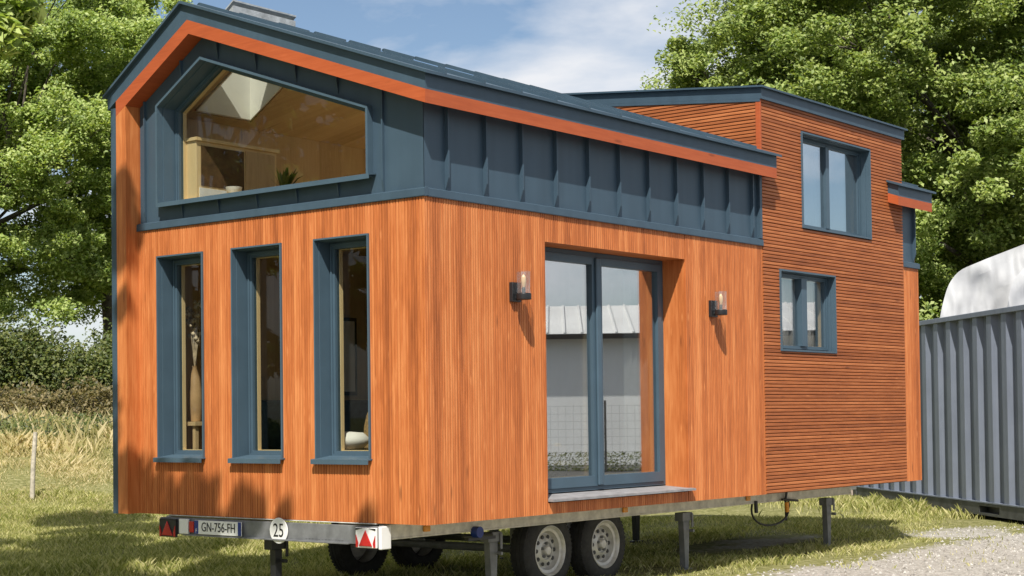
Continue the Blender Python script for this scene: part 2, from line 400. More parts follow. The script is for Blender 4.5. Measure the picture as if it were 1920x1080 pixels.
def tree(name, label, base, trunk_top, center, radii, n_big, n_leaf, leaf, mat, r0=.28, clump=.9, seed=1, low=-1., extra=None, group=None, nlimb=None, limbs=(), hollow=.5):
    e = empty(name, base, label, 'tree', group)
    bigs, pts = crown_points(center, radii, n_big, n_leaf, clump, low, seed=seed, hollow=hollow)
    if extra is not None: pts = np.concatenate([pts, extra])
    r = random.Random(seed); mb = MB(); b = Vector(base); tt = Vector(trunk_top)
    mid = (b+tt)/2+Vector((r.uniform(-.2, .2), r.uniform(-.2, .2), 0))
    mb.tube([b-Vector((0, 0, .2)), b+Vector((0, 0, .25)), mid, tt], [r0*1.5, r0*1.08, r0*.85, r0*.6], 10)
    tops = [mid.lerp(tt, f) for f in (.35, .7, 1.)]
    for i, g in enumerate(bigs[:nlimb] if nlimb else bigs):
        g = Vector(g); s = min(tops, key=lambda q: (g-q).length if g.z > q.z-.6 else 99)
        m1 = s.lerp(g, .4)+Vector((r.uniform(-.35, .35), r.uniform(-.35, .35), r.uniform(-.1, .45)))
        m2 = s.lerp(g, .75)+Vector((r.uniform(-.3, .3), r.uniform(-.3, .3), r.uniform(-.1, .3)))
        k = r.uniform(.14, .32)*r0
        mb.tube([s, m1, m2, g], [k, k*.7, k*.42, k*.15], 6)
        for _ in range(3):
            g2 = g+Vector((r.uniform(-1, 1), r.uniform(-1, 1), r.uniform(-.5, .6)))*clump*.9
            mb.tube([m2, m2.lerp(g2, .5)+Vector((0, 0, .1)), g2], [k*.35, k*.22, k*.08], 4)
    for pl, rad in limbs: mb.tube(pl, rad, 6)
    rel(mb.build('trunk', M['bark'], e, smooth=60))
    o = quad_mesh('crown', leaves(pts, leaf), mat, e); rel(o)
    return e
def blades(x, y, z, h, wid, lean):
    n = len(x); a = RNG.uniform(0, 2*np.pi, n); h = h*RNG.uniform(.5, 1.3, n); w_ = wid*RNG.uniform(.7, 1.4, n)
    dx, dy = np.cos(a), np.sin(a); la = RNG.uniform(0, 2*np.pi, n); ln = lean*h*RNG.uniform(.1, 1, n)
    B = np.stack([x, y, z-.01], 1); s = np.stack([dx*w_, dy*w_, 0*w_], 1)
    tip = B+np.stack([np.cos(la)*ln, np.sin(la)*ln, h], 1); mid = B+np.stack([np.cos(la)*ln*.35, np.sin(la)*ln*.35, h*.6], 1)
    return np.stack([B-s, B+s, mid+s*.7, tip], 1)

# ------------------------------------------------------------------ the tiny house on its trailer
W, T, FD = 3.36, .12, .123
ZW, L1, L2, L3 = 2.3825, 4.893, 8.014, 8.416
house = empty('tiny_house', (0, 0, GZ), 'orange timber and slate blue metal tiny house standing on a twin axle trailer', 'tiny house')
def part(mb, name, mat, parent=None, smooth=None, bevel=0):
    return rel(mb.build(name, M[mat], parent if parent is not None else house, smooth, bevel))

A = [(-.127, 3.026), (2.427, 3.92), (3.237, 3.437), (3.52, 3.437-.283*.5963)]
B = [(-.127, 3.125), (2.445, 4.037), (3.364, 3.49), (3.52, 3.49-.156*.5952)]
D = [(-.129, 3.243), (2.496, 4.172), (3.475, 3.54), (3.52, 3.511)]
def ev(pl, y):
    if y <= pl[0][0]: (a, b) = pl[0], pl[1]
    else:
        for a, b in zip(pl, pl[1:]):
            if y <= b[0]+1e-9: break
    return a[1]+(b[1]-a[1])*(y-a[0])/(b[0]-a[0])
def layer(mb, lo, up, y0, y1, x0, x1, dlo=0, dup=0):
    ks = lambda pl: [y0]+[p[0] for p in pl if y0+1e-4 < p[0] < y1-1e-4]+[y1]
    poly = [(y, ev(lo, y)+dlo) for y in ks(lo)]+[(y, ev(up, y)+dup) for y in reversed(ks(up))]
    return mb.prism([poly], G, x0, x1)
SKB = (.55, 3.00, .70, 2.10)     # flush rooflight added in the shallow slope to brighten the loft
SK = (.56, 1.20, 2.64, 3.14)       # roof window opening: x0 x1 y0 y1
XT0, XT1, YT = L1-.02, L2, 2.25
def roof_layer(lo, up, yend, xs, ys, dlo=0, dup=0):
    mb = MB(); a = lambda y0, y1, x0, x1: layer(mb, lo, up, y0, y1, x0, x1, dlo, dup)
    x_0, x_1 = -FD-xs, 8.53+xs; yl = -.127-ys; ye = yend
    a(yl, ye, x_0, .40)
    a(yl, SKB[2], .40, 3.2); a(SKB[3], SK[2], .40, 3.2); a(SKB[2], SKB[3], .40, SKB[0]); a(SKB[2], SKB[3], SKB[1], 3.2); a(yl, SK[2], 3.2, XT0)
    a(SK[3], ye, .40, 1.40); a(SK[2], SK[3], .40, SK[0]); a(SK[2], SK[3], SK[1], 1.40); a(SK[2], ye, 1.40, XT0)
    a(YT, ye, XT0, XT1); a(yl, ye, XT1, x_1)
    a(yl, -.004, XT0, 4.967+xs); a(yl, -.004, 7.655-xs, XT1)
    return mb
roof = part(roof_layer(B, D, 3.475, 0, 0), 'roof', 'metal')
part(roof_layer(A, B, 3.364, 0, 0), 'eave_board', 'wood_f', roof)
sheet = roof_layer(D, D, 3.50, .035, .040, .0015, .024)
for k in range(20):                                                  # standing seams of the roof sheet
    x = .05+k*.445
    if x > 8.5: break
    if not (SK[0]-.05 < x < SK[1]+.05): layer(sheet, D, D, 2.5, 3.5, x, x+.02, .02, .05)
    if SKB[0]-.03 < x < SKB[1]+.03: layer(sheet, D, D, -.168, SKB[2]-.03, x, x+.02, .02, .05); layer(sheet, D, D, SKB[3]+.03, 2.49, x, x+.02, .02, .05)
    elif x < XT0 or x > XT1: layer(sheet, D, D, -.168, 2.49, x, x+.02, .02, .05)
part(sheet, 'roof_sheet', 'metal', roof)

# roof window on the steep slope
kb = MB(); x0, x1, y0, y1 = SK
for (a, b, c, d) in ((x0-.045, x0-.001, y0-.045, y1+.045), (x1+.001, x1+.045, y0-.045, y1+.045), (x0-.001, x1+.001, y0-.045, y0-.001), (x0-.001, x1+.001, y1+.001, y1+.045)):
    layer(kb, D, D, c, d, a, b, .02, .195)
rw = part(kb, 'roof_window', 'felt')
for (p, q) in ((SK, .19), (SKB, .024)):
  px0, px1, py0, py1 = p; rv = MB()
  for (a, b, c, d) in ((px0+.002, px0+.016, py0+.002, py1-.002), (px1-.016, px1-.002, py0+.002, py1-.002), (px0+.0165, px1-.0165, py0+.002, py0+.016), (px0+.0165, px1-.0165, py1-.016, py1-.002)):
    layer(rv, A, D, c, d, a, b, -.024, q)
  part(rv, 'reveal', 'white_wall', rw if p is SK else None)
sf = MB()
for (a, b, c, d) in ((x0-.01, x0+.05, y0-.01, y1+.01), (x1-.05, x1+.01, y0-.01, y1+.01), (x0+.05, x1-.05, y0-.01, y0+.05), (x0+.05, x1-.05, y1-.05, y1+.01)):
    layer(sf, D, D, c, d, a, b, .196, .225)
part(sf, 'sash', 'white_wall', rw)
gp = MB(); layer(gp, D, D, y0+.05, y1-.05, x0+.05, x1-.05, .205, .211); part(gp, 'pane', 'glass_clear', rw)
cv = MB()
for (a, b, c, d) in ((x0-.05, x0+.03, y0-.05, y1+.05), (x1-.03, x1+.05, y0-.05, y1+.05), (x0+.03, x1-.03, y0-.05, y0+.03), (x0+.03, x1-.03, y1-.03, y1+.05)):
    layer(cv, D, D, c, d, a, b, .226, .24)
part(cv, 'cover_flashing', 'felt', rw)

fg = MB(); layer(fg, D, D, SKB[2]-.02, SKB[3]+.02, SKB[0]-.02, SKB[1]+.02, .026, .032); part(fg, 'added_rooflight_pane', 'glass_clear')  # pane of the rooflight added to let more light into the loft
cl = MB(); ca_ = lambda q0, q1, p0, p1: layer(cl, A, A, q0, q1, p0, p1, -.02, -.001)
ca_(.165, .68, .165, 3.59); ca_(.68, 2.12, .165, .53); ca_(.68, 2.12, 3.02, 3.59); ca_(2.12, 2.62, .165, 3.59); ca_(3.16, 3.232, .165, 3.59); ca_(2.62, 3.16, .165, .54); ca_(2.62, 3.16, 1.22, 3.59)
part(cl, 'ceiling', 'ply')
# ---- walls
TW = [(1.13, .576), (2.0645, .576), (2.9855, .576)]                    # tall windows: upper y, width
TZ = (.459, 2.153)
GWO = [(.53, 2.575), (2.965, 2.575), (2.965, 3.414), (2.40, 3.745), (.53, 3.10)]
DOOR = (1.4435, 3.506, .1185, 2.1595)
TWN = (5.684, 7.217, 2.622, 3.591); SWN = (5.203, 6.364, 1.381, 2.1815)
g_holes = [rect(y-w_+.012, y-.012, TZ[0]+.012, TZ[1]-.012) for y, w_ in TW]
shell = MB()
top = [(y, ev(A, y)-.002) for y in (.035, 2.427, 3.237)]
shell.prism([[(.035, .002), (3.237, .002)]+top[::-1]]+g_holes+[inset(GWO, .012)], G, .036, .16)
l_holes = [rect(DOOR[0]-.024, DOOR[1]+.024, DOOR[2]-.03, DOOR[3]+.022)]+[rect(a+.012, b-.012, c+.012, d-.012) for a, b, c, d in (TWN, SWN)]
zl = ev(A, .035)-.002
shell.prism([[(.16, .002), (L3-.01, .002), (L3-.01, zl), (L2, zl), (L2, 3.79), (L1+.004, 3.79), (L1+.004, zl), (.16, zl)]]+l_holes, L, .036, .16)
top = [(y, ev(A, y)-.002) for y in (.16, 2.427, 3.237)]
shell.prism([[(.16, .002), (3.237, .002)]+top[::-1]], G, L3-.13, L3-.012)
part(shell, 'wall', 'ply')
tw_side = lambda y: 3.80+.1*y
for xa in (L1+.004, L2-.10):
    sh2 = MB(); sh2.prism([[(.16, ev(A, .16)), (2.3, ev(A, 2.3)), (2.3, tw_side(2.3)), (.16, tw_side(.16))]], G, xa, xa+.09)
    part(sh2, 'tower_wall', 'ply')
# left wall: metal outside, timber fin at the front edge
part(MB().box(-FD, L3, 3.366, 3.432, 0, 3.432), 'side_wall', 'metal')
fin = MB().prism([[(3.237, 0), (3.364, 0), (3.364, ev(A, 3.364)-.001), (3.237, 3.436)]], G, -FD, .036)
part(fin, 'wall_fin', 'wood_v')
part(MB().prism([[(3.237, .004), (3.364, .004), (3.364, ev(A, 3.364)-.002), (3.237, 3.434)]], G, .037, L3-.01), 'inner_side_wall', 'ply')

def cuts(a, b, z0, z1, holes):
    """split a batten [a,b]x[z0,z1] around rectangular holes"""
    es = sorted({a, b}|{e for h in holes for e in h[:2] if a < e < b}); out = []
    for p, q in zip(es, es[1:]):
        m = (p+q)/2; seg = [(z0, z1)]
        for h in holes:
            if h[0] < m < h[1]:
                ns = []
                for s, e in seg:
                    if h[2] > s: ns.append((s, min(e, h[2])))
                    if h[3] < e: ns.append((max(s, h[3]), e))
                seg = [x for x in ns if x[1]-x[0] > .002]
        out += [(p, q, s, e) for s, e in seg]
    return out
PITCH_V, GAP_V = .0285, .0040
def vclad(mb, fn, u0, u1, z0, z1, holes, d0, d1, phase=0.):
    n = int(round((u1-u0)/PITCH_V)); p = (u1-u0)/n; i = 0
    for k in range(n):
        g = GAP_V*(1.6 if k % 3 == 0 else .75)
        for (a, b, s, e) in cuts(u0+k*p+g/2, u0+(k+1)*p-g/2, z0, z1, holes):
            c = min(.003, (b-a)*.3)
            mb.prism([[(a, d1), (a, d0+c), (a+c, d0), (b-c, d0), (b, d0+c), (b, d1)]], lambda u, d, z: fn(u, z, d), s, e)
gh = [(y-w_, y, *TZ) for y, w_ in TW]
mb = MB(); vclad(mb, G, 0., 3.237, 0., ZW, gh, 0., .013); part(mb, 'gable_cladding', 'wood_v')
mb = MB(); mb.prism([[(.0135, .001), (3.237, .001), (3.237, ZW), (.0135, ZW)]]+[rect(*h) for h in gh], G, .0132, .034); gapo = part(mb, 'cladding_backing', 'wood_gap')
mb = MB(); vclad(mb, L, .0135, DOOR[0]-.004, 0, ZW, [], 0, .013); vclad(mb, L, DOOR[0], DOOR[1], 0, ZW, [(DOOR[0]-.01, DOOR[1]+.01, DOOR[2]-.03, DOOR[3])], 0.003, .013)
vclad(mb, L, DOOR[1]+.004, L1-.001, 0, ZW, [], 0, .013); part(mb, 'side_cladding', 'wood_v')
mb = MB(); vclad(mb, L, L2+.003, L3, 0, ZW, [], 0, .013); part(mb, 'end_cladding', 'wood_v')
mb = MB(); mb.prism([[(.035, .001), (L3, .001), (L3, ZW), (L2, ZW), (L2, 3.78), (L1, 3.78), (L1, ZW), (.035, ZW)]]+[rect(DOOR[0]-.003, DOOR[1]+.003, DOOR[2]-.03, DOOR[3]+.003)]+[rect(*h) for h in (TWN, SWN)], L, .0132, .034)
part(mb, 'side_cladding_backing', 'wood_gap')
# horizontal slats of the tower
def hslat(mb, fn, u0, u1, z0, z1, holes, d0, d1, pitch=.0338, gap=.0070, lim=None):
    n = int(round((z1-z0)/pitch)); p = (z1-z0)/n
    for k in range(n):
        za, zb = z0+k*p+gap, z0+(k+1)*p
        ua, ub = u0, u1
        if lim:
            ua, ub = lim(zb)
            if ub-ua < .03: continue
        # holes with u and z swapped
        for (s, e, a, b) in cuts(za, zb, ua, ub, [(h[2], h[3], h[0], h[1]) for h in holes]):
            if e-s < .004: continue
            us = a
            while us < b-1e-4:                              # butt joints along the slat
                ue = b if (b-us) < 2.2 else us+random.uniform(.9, 1.9)
                c = min(.0035, (e-s)*.25)
                mb.prism([[(d1, s), (d0+c, s), (d0, s+c), (d0, e-c), (d0+c, e), (d1, e)]], lambda d, z, u: fn(u, z, d), us+(.0006 if us > a else 0), ue)
                us = ue
mb = MB(); hslat(mb, L, L1+.001, L2+.001, 0, 3.80, [TWN, SWN], -.006, .0131)
part(mb, 'tower_cladding', 'wood_h')
mb = MB(); hslat(mb, G, .03, 2.2, 3.27, 4.04, [], L1-.02, L1+.003, lim=lambda z: (max(.03, 0.04 + max(0, (z-3.80)/.1)), min(2.2, (z+.02-3.32)/.354+.0)))
part(mb, 'tower_side_cladding', 'wood_h')
part(MB().box(L1-.026, L1+.0005, -.012, .04, 3.20, 3.80), 'corner_trim', 'wood_f', bevel=.003)

# ---- slate blue metal: panels, standing seams and flashings
def seam(mb, fn, u, z0, z1, d, t=.016, h=.036):
    mb.prism([[(d+.002, z0), (d-h*.15, z0), (d-h, z0+.09), (d-h, z1), (d+.002, z1)]], lambda q, z, s: fn(u+s, z, q), -t/2, t/2)
pm = MB(); topg = [(y, ev(A, y)-.003) for y in (.03, 2.427, 3.236)]
pm.prism([[(.03, ZW+.002), (3.236, ZW+.002)]+topg[::-1], inset(GWO, .006)], G, .03, .0355)
for u in (.42, 3.16): seam(pm, G, u, 2.45, ev(A, u)-.004, .03, .014, .024)
for u in (.887, 1.337, 1.789, 2.242, 2.689):
    seam(pm, G, u, 2.45, 2.56, .03, .012, .022); zt = ev(GWO[::-1][0:1]+[(2.40, 3.745), (2.965, 3.414)], u)+.02; seam(pm, G, u, zt, ev(A, u)-.004, .03, .014, .024)
part(pm, 'gable_metal_cladding', 'metal')
pm = MB(); pm.prism([rect(.0301, L1-.001, ZW+.002, ev(A, .03)-.003)], L, .03, .0355)
for k in range(11): seam(pm, L, .272+k*.4459, 2.452, ev(A, .03)-.01, .03)
part(pm, 'side_metal_cladding', 'metal')
part(MB().box(L1-.045, L1-.0015, -.006, .0355, 2.452, ev(A, .03)-.004), 'end_flashing', 'metal')
pm = MB(); pm.prism([rect(L2+.002, L3-.03, ZW+.002, ev(A, .03)-.003)], L, .03, .0355); seam(pm, L, L3-.07, 2.452, ev(A, .03)-.004, .03)
part(pm, 'end_metal_cladding', 'metal')
fl = MB()
prof = [(.030, 2.452), (.006, 2.446), (-.014, 2.438), (-.016, ZW+.002), (-.012, ZW-.004), (.030, ZW+.004)]
fl.prism([prof], lambda d, z, u: (d, u, z), -.014, 3.236)
part(fl, 'flashing', 'metal')
for a, b in ((.031, L1-.002), (L2+.004, L3+.012)): part(MB().prism([prof], lambda d, z, u: (u, d, z), a, b), 'flashing', 'metal')

# ---- tower roof
tr = MB(); f1 = lambda y: 3.80+.1*y
tr.prism([[(-.03, f1(-.03)), (2.42, f1(2.42)), (2.42, f1(2.42)+.105), (-.03, f1(-.03)+.105)]], G, L1-.03, L2+.03)
tr.prism([[(-.012, f1(-.012)-.028), (2.3, f1(2.3)-.028), (2.3, f1(2.3)), (-.012, f1(-.012))]], G, L1-.0295, L1-.0215)
tro = part(tr, 'tower_roof', 'metal')
ts = MB(); ts.prism([[(-.062, f1(-.062)+.1065), (2.44, f1(2.44)+.1065), (2.44, f1(2.44)+.124), (-.062, f1(-.062)+.124)]], G, L1-.065, L2+.06)
part(ts, 'roof_sheet', 'metal', tro)

# ---- windows
def window(name, fn, poly, lip=.03, proud=.014, depth=.15, fr=.055, wood_d=.034, mull=None, sill=None, glassmat='glass_clear', label=None):
    """box reveal with a thin outer lip, a sash frame set back and the pane"""
    i1 = inset(poly, .014); i2 = inset(poly, .014+fr)
    m = MB().prism([poly, inset(poly, lip*.42)], fn, -proud, .034); m.prism([inset(poly, .0125), inset(poly, lip*.42+.006)], fn, .0345, depth+.055)
    o = part(m, name, 'metal_frame')
    if label: o['label'] = label
    sash = MB(); sash.prism([inset(poly, .0195), i2], fn, depth, depth+.05); sash.prism([inset(poly, .032), inset(poly, .046)], fn, depth-.012, depth-.0005)
    if mull:
        for u, w_, dd in mull:
            zs = [p[1] for p in i2]; sash.prism([rect(u-w_/2, u+w_/2, min(zs)-.002, max(zs)+.002)], fn, depth-dd, depth+.049)
    part(sash, 'sash_frame', 'metal_frame', o)
    part(MB().prism([inset(poly, .026), inset(poly, .014+fr+.006)], fn, depth+.0505, depth+.05+wood_d), 'inner_frame', 'pine', o)
    part(MB().prism([inset(poly, .014+fr-.004)], fn, depth+.022, depth+.028), 'pane', glassmat, o)
    if sill:
        u0, u1, z, p = sill
        part(MB().prism([[(-p, z-.038), (-p, z-.002), (depth-.013, z+.022), (depth-.013, z+.012), (-p+.006, z-.010), (-p+.006, z-.038)]], lambda d, z_, u: fn(u, z_, d), u0, u1), 'sill', 'metal_frame', o)
    return o
for (y, w_), lb in zip(TW, ('tall narrow window nearest the corner', 'tall narrow window in the middle of the three', 'tall narrow window nearest the timber fin')):
    window('window', G, rect(y-w_, y, *TZ), sill=(y-w_-.012, y+.012, TZ[0]+.012, .05), label=lb)
window('window', G, GWO, lip=.05, proud=.03, depth=.17, fr=.045, sill=(.50, 2.935, 2.592, .055), label='large five sided gable window under the roof')
tw = window('window', L, rect(*TWN), lip=.04, proud=.02, depth=.105, fr=.05, mull=[(6.44, .07, .012)], glassmat='glass_tower', label='upper sliding window of the tower')
window('window', L, rect(*SWN), lip=.04, proud=.02, depth=.075, fr=.05, mull=[(5.80, .11, .03)], glassmat='glass_low', label='lower sliding window of the tower')

# ---- glazed double door
dx0, dx1, dz0, dz1 = DOOR; DY = .235
jl = MB(); jl.box(dx1, dx1+.022, .0125, DY+.07, dz0, dz1+.001); jl.box(dx0-.022, dx0, .0125, DY+.07, dz0, dz1+.001); jl.box(dx0-.022, dx1+.022, .0125, DY+.07, dz1+.0015, dz1+.02)
part(jl, 'door_lining', 'wood_v')
door = MB()
door.prism([rect(dx0+.001, dx1-.012, dz0+.03, dz1-.001), rect(dx0+.045, dx1-.055, dz0+.06, dz1-.04)], L, DY, DY+.07)
door = part(door, 'door', 'metal_frame')
xm = 2.455; z0d, z1d = dz0+.063, dz1-.043
for (a, b, out) in ((dx0+.048, xm-.014, 0), (xm+.014, dx1-.058, 0)):
    lf = part(MB().prism([rect(a, b, z0d, z1d), rect(a+.058, b-.058, z0d+.085, z1d-.062)], L, DY-.012, DY+.05), 'door_leaf', 'metal_frame', door)
    lf.parent = door
    part(MB().prism([rect(a+.054, b-.054, z0d+.081, z1d-.058)], L, DY+.018, DY+.026), 'pane', 'glass', door)
    part(MB().prism([rect(a+.02, b-.02, z0d+.04, z1d-.02), rect(a+.064, b-.064, z0d+.091, z1d-.068)], L, DY+.0505, DY+.09), 'inner_frame', 'pine', door)
part(MB().box(xm-.034, xm+.034, DY-.035, DY-.0125, z0d+.004, z1d-.002), 'meeting_stile', 'metal_frame', door, bevel=.01)
th = MB().prism([[(-.05, dz0-.020), (-.05, dz0-.001), (DY+.06, dz0+.024), (DY+.06, dz0-.004), (.01, dz0-.018)]], lambda d, z, u: (u, d, z), dx0-.004, dx1+.045)
part(th, 'threshold', 'sill_grey')

# ---- wall lamps
def wall_lamp(x, z, lb):
    e = empty('wall_lamp', (x, 0, z-GZ), parent=house); e['label'] = lb
    b = MB(); b.box(-.055, .055, -.032, .003, -.075, .075)
    b.tube([(0, -.02, -.045), (0, -.05, -.045)], .02, 10); b.lathe([(0, -.062), (.056, -.062), (.058, -.056), (.058, -.014), (.052, -.012), (0, -.012)], (0, -.098, 0), n=28)
    o = b.build('lamp_bracket', M['dark_metal'], e, smooth=35, bevel=.003)
    b = MB(); b.lathe([(.052, -.012), (.0535, .155), (.049, .157), (.0475, .15), (.047, -.008)], (0, -.098, 0), n=32); b.build('glass_shade', M['lamp_glass'], e, smooth=50)
    b = MB(); b.lathe([(0, -.012), (.014, -.01), (.014, .028), (.010, .034)], (0, -.098, 0), n=14); b.build('lamp_holder', M['dark_metal'], e, smooth=40)
    b = MB(); b.lathe([(.010, .034), (.017, .055), (.021, .085), (.017, .112), (.006, .13), (0, .133)], (0, -.098, 0), n=18); b.build('bulb', M['bulb'], e, smooth=60)
t = NT('amber_bulb_glass'); t.principled(C4(.85, .62, .36), .15); M['bulb'] = t.m
wall_lamp(1.03, 1.735, 'wall lamp on the corner side of the door'); wall_lamp(3.945, 1.735, 'wall lamp beside the slatted tower')

# ---- loft, partitions
ins = MB().box(.165, L3-.14, .165, 3.232, .004, .05); part(ins, 'floor', 'ply')
part(MB().box(1.60, L3-.145, .165, 3.232, 2.36, 2.47), 'loft_floor', 'ply'); part(MB().box(.22, 1.599, 1.95, 3.232, 2.36, 2.47), 'loft_ledge', 'ply')
part(MB().prism([[(.165, 2.472), (3.232, 2.472), (3.232, ev(A, 3.232)-.004), (2.427, 3.914), (.165, ev(A, .165)-.004)]], G, 3.6, 3.66), 'loft_partition', 'ply')
part(MB().box(4.2, 4.27, .165, 3.232, .052, 2.358), 'partition', 'ply')

# ---- trailer
CY0, CY1 = .45, 2.92
fr_ = MB()
for y, sg in ((CY0, 1), (CY1, -1)):
    fr_.box(.02, 7.55, min(y, y+sg*.05), max(y, y+sg*.05), -.125, -.012)
    fr_.box(.02, 7.55, min(y-sg*.004, y+sg*.02), max(y-sg*.004, y+sg*.02), -.128, -.112)
for x in (1.2, 2.0, 3.1, 4.4, 5.6, 6.8, 7.45): fr_.box(x, x+.05, CY0+.052, CY1-.052, -.11, -.02)
for y in (1.2, 2.12): fr_.box(1.3, 9.2, y, y+.06, -.16, -.06)
fr_.box(-.002, 7.5, CY0+.06, CY1-.06, -.010, -.002)
chassis = part(fr_, 'chassis', 'galv', bevel=.004)
rb = MB().box(-.03, .018, CY0-.01, CY1+.01, -.158, -.022); rb.box(-.055, -.031, CY0+.3, CY1-.3, -.162, -.150)
for k in range(12): rb.box(-.034, -.0305, .82+k*.035, .835+k*.035, -.135, -.128)
part(rb, 'rear_beam', 'galv_grey', chassis, bevel=.004)
part(MB().box(-.05, .06, CY0-.035, CY0-.006, -.19, -.02), 'end_bracket', 'white_plastic', chassis, bevel=.006)
ax = MB()
for x in (2.15, 2.96): ax.tube([(x, CY0+.1, -.36), (x, CY1-.1, -.36)], .035, 10)
for y in (CY0+.25, CY1-.30): ax.box(1.9, 3.2, y, y+.06, -.30, -.12)
part(ax, 'axle', 'galv_grey', chassis)
def wheel(x, y, sg):
    """y: outer face, sg: +1 the near side (outer face towards -y)"""
    e = empty('wheel', (x, y, -.36-GZ), parent=house); R0, r0, wd = .336, .205, .20
    tb = MB(); tb.lathe([(r0-.005, .02), (r0+.012, .004), (r0+.05, -.004), (R0-.035, .006), (R0-.012, .022), (R0, .04), (R0+.001, .07), (R0-.004, .0705), (R0-.004, .078), (R0+.002, .0785), (R0+.002, .11), (R0-.004, .1105), (R0-.004, .118), (R0+.001, .1185), (R0, wd-.04), (R0-.014, wd-.02), (R0-.04, wd-.004), (r0+.03, wd+.004), (r0-.005, wd-.02)], (0, 0, 0), 'y', 56, sg)
    for k in range(56):                                              # shoulder tread blocks
        a = 2*math.pi*k/56
        for d in (.026, wd-.044):
            c, s = math.cos(a), math.sin(a); t2 = Vector((-s, 0, c)); rr = Vector((c, 0, s))
            b0 = rr*(R0-.006)+Vector((0, sg*d, 0)); vs = []
            for i in (-1, 1):
                for j in (0, sg*.018):
                    for h in (0, .009): vs.append(b0+t2*.009*i+Vector((0, j, 0))+rr*h)
            tb.add(vs, [(0,1,3,2),(4,6,7,5),(0,4,5,1),(2,3,7,6),(0,2,6,4),(1,5,7,3)])
    tb.build('tyre', M['rubber'], e, smooth=50)
    rm = MB(); rm.lathe([(r0-.008, wd-.03), (r0-.012, .10), (r0-.005, .03), (r0+.006, .012), (r0+.008, .002), (r0+.001, .0), (r0-.008, .010), (r0-.016, .028), (.165, .034), (.160, .06), (.150, .078), (.125, .072), (.095, .048), (.078, .045), (.070, .058), (.045, .06), (.042, .03), (.034, .022), (0, .020)], (0, 0, 0), 'y', 48, sg)
    rm.build('rim', M['rim'], e, smooth=40)
    for k in range(5):
        hb = MB(); a = 2*math.pi*k/5+.3; hb.lathe([(.0115, .06), (.0115, .036), (.007, .030), (0, .030)], (.060*math.cos(a), 0, .060*math.sin(a)), 'y', 8, sg); hb.build('wheel_nut', M['galv_grey'], e, smooth=40)
    for k in range(10 if sg > 0 else 0):                             # cooling slots
        hb = MB(); a = 2*math.pi*k/10; hb.lathe([(.019, .060), (.017, .0545), (0, .0545)], (.122*math.cos(a), 0, .118*math.sin(a)), 'y', 10, sg); hb.build('cooling_slot', M['dark_metal'], e, smooth=40)
for x in (2.15, 2.96): wheel(x, .52, 1); wheel(x, CY1-.07, -1)
def jack(x, y, mat, top=-.13, foot=True, w0=.105, w1=.055, lb=None):
    e = empty('jack_leg', (x, y, 0), parent=house); h = top-GZ; z = lambda v: v-GZ
    m = MB(); m.prism([[(-w0/2, z(top-.10)), (w0/2, z(top-.10)), (w1/2, .02), (-w1/2, .02)]], lambda a, zz, d: (a, d, zz), -.03, .03); m.box(-.075, .075, -.05, .05, .0, .018)
    m.build('leg', M[mat], e, bevel=.004)
    k = MB(); k.box(-.085, .085, -.045, .045, z(top-.10)+.001, z(top-.02)); k.tube([(.02, -.05, z(top-.19)), (.02, -.10, z(top-.19))], .016, 10); k.box(.055, .083, -.058, -.046, z(top-.16), z(top-.03))
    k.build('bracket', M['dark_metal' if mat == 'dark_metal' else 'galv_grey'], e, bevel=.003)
    if lb: e['label'] = lb
jack(1.35, .52, 'galv_grey'); jack(4.235, .52, 'galv_grey'); jack(7.11, .52, 'galv_grey', lb='dark jack leg under the slatted tower')
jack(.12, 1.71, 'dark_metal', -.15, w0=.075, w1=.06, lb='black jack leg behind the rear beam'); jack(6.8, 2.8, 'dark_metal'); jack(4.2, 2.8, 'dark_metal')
sw = MB(); sw.box(1.0, 1.34, .46, .50, -.20, -.175); sw.tube([(.95, .47, -.16), (1.30, .47, -.165)], .016, 8); part(sw, 'jack_crank', 'dark_metal')
part(MB().lathe([(0, 0), (.045, .0), (.045, .06), (.03, .075), (0, .075)], (1.06, .39, -.13), 'y', 18), 'coupling_cap', 'plate_blue', smooth=40)

def glyph(txt, size, mat, parent, fn, name='lettering', sx=1., depth=.0012):
    cu = bpy.data.curves.new('letters', 'FONT'); cu.body = txt; cu.size = size; cu.align_x = 'CENTER'; cu.align_y = 'CENTER'; cu.extrude = depth; cu.resolution_u = 4
    o = bpy.data.objects.new('letters', cu); COL.objects.link(o); bpy.context.view_layer.update()
    me = bpy.data.meshes.new_from_object(o.evaluated_get(bpy.context.evaluated_depsgraph_get())); me.name = name
    bpy.data.objects.remove(o); bpy.data.curves.remove(cu)
    for v in me.vertices: v.co = Vector(fn(v.co.x*sx, v.co.y, v.co.z))
    me.materials.clear(); me.materials.append(M[mat]); o = bpy.data.objects.new(name, me); COL.objects.link(o); o.parent = parent; rel(o); return o
# plate: reads along -y when seen from the road
px_, py_, pz_ = -.062, 2.19, -.088
plate = part(MB().box(px_+.001, px_+.008, py_-.28, py_+.28, pz_-.056, pz_+.056), 'licence_plate', 'white_plastic', bevel=.002)
onplate = lambda a, b, c: (px_-.0004-c, py_-a, pz_+b)
glyph('GN-756-FH', .105, 'black', plate, lambda a, b, c: onplate(a+.008, b, c), sx=.80)
pb = MB(); pb.box(px_-.0004, px_+.0006, py_+.232, py_+.278, pz_-.054, pz_+.054); part(pb, 'blue_band', 'plate_blue', plate)
pb = MB(); pb.box(px_-.0004, px_+.0006, py_-.278, py_-.240, pz_-.054, pz_+.054); part(pb, 'blue_band', 'plate_blue', plate)
glyph('F', .045, 'white_plastic', plate, lambda a, b, c: onplate(a-.255, b-.03, c+.0006))
part(MB().box(px_-.004, px_+.012, py_+.29, py_+.345, pz_-.045, pz_+.045), 'lamp_holder', 'red_lens', plate, bevel=.006)
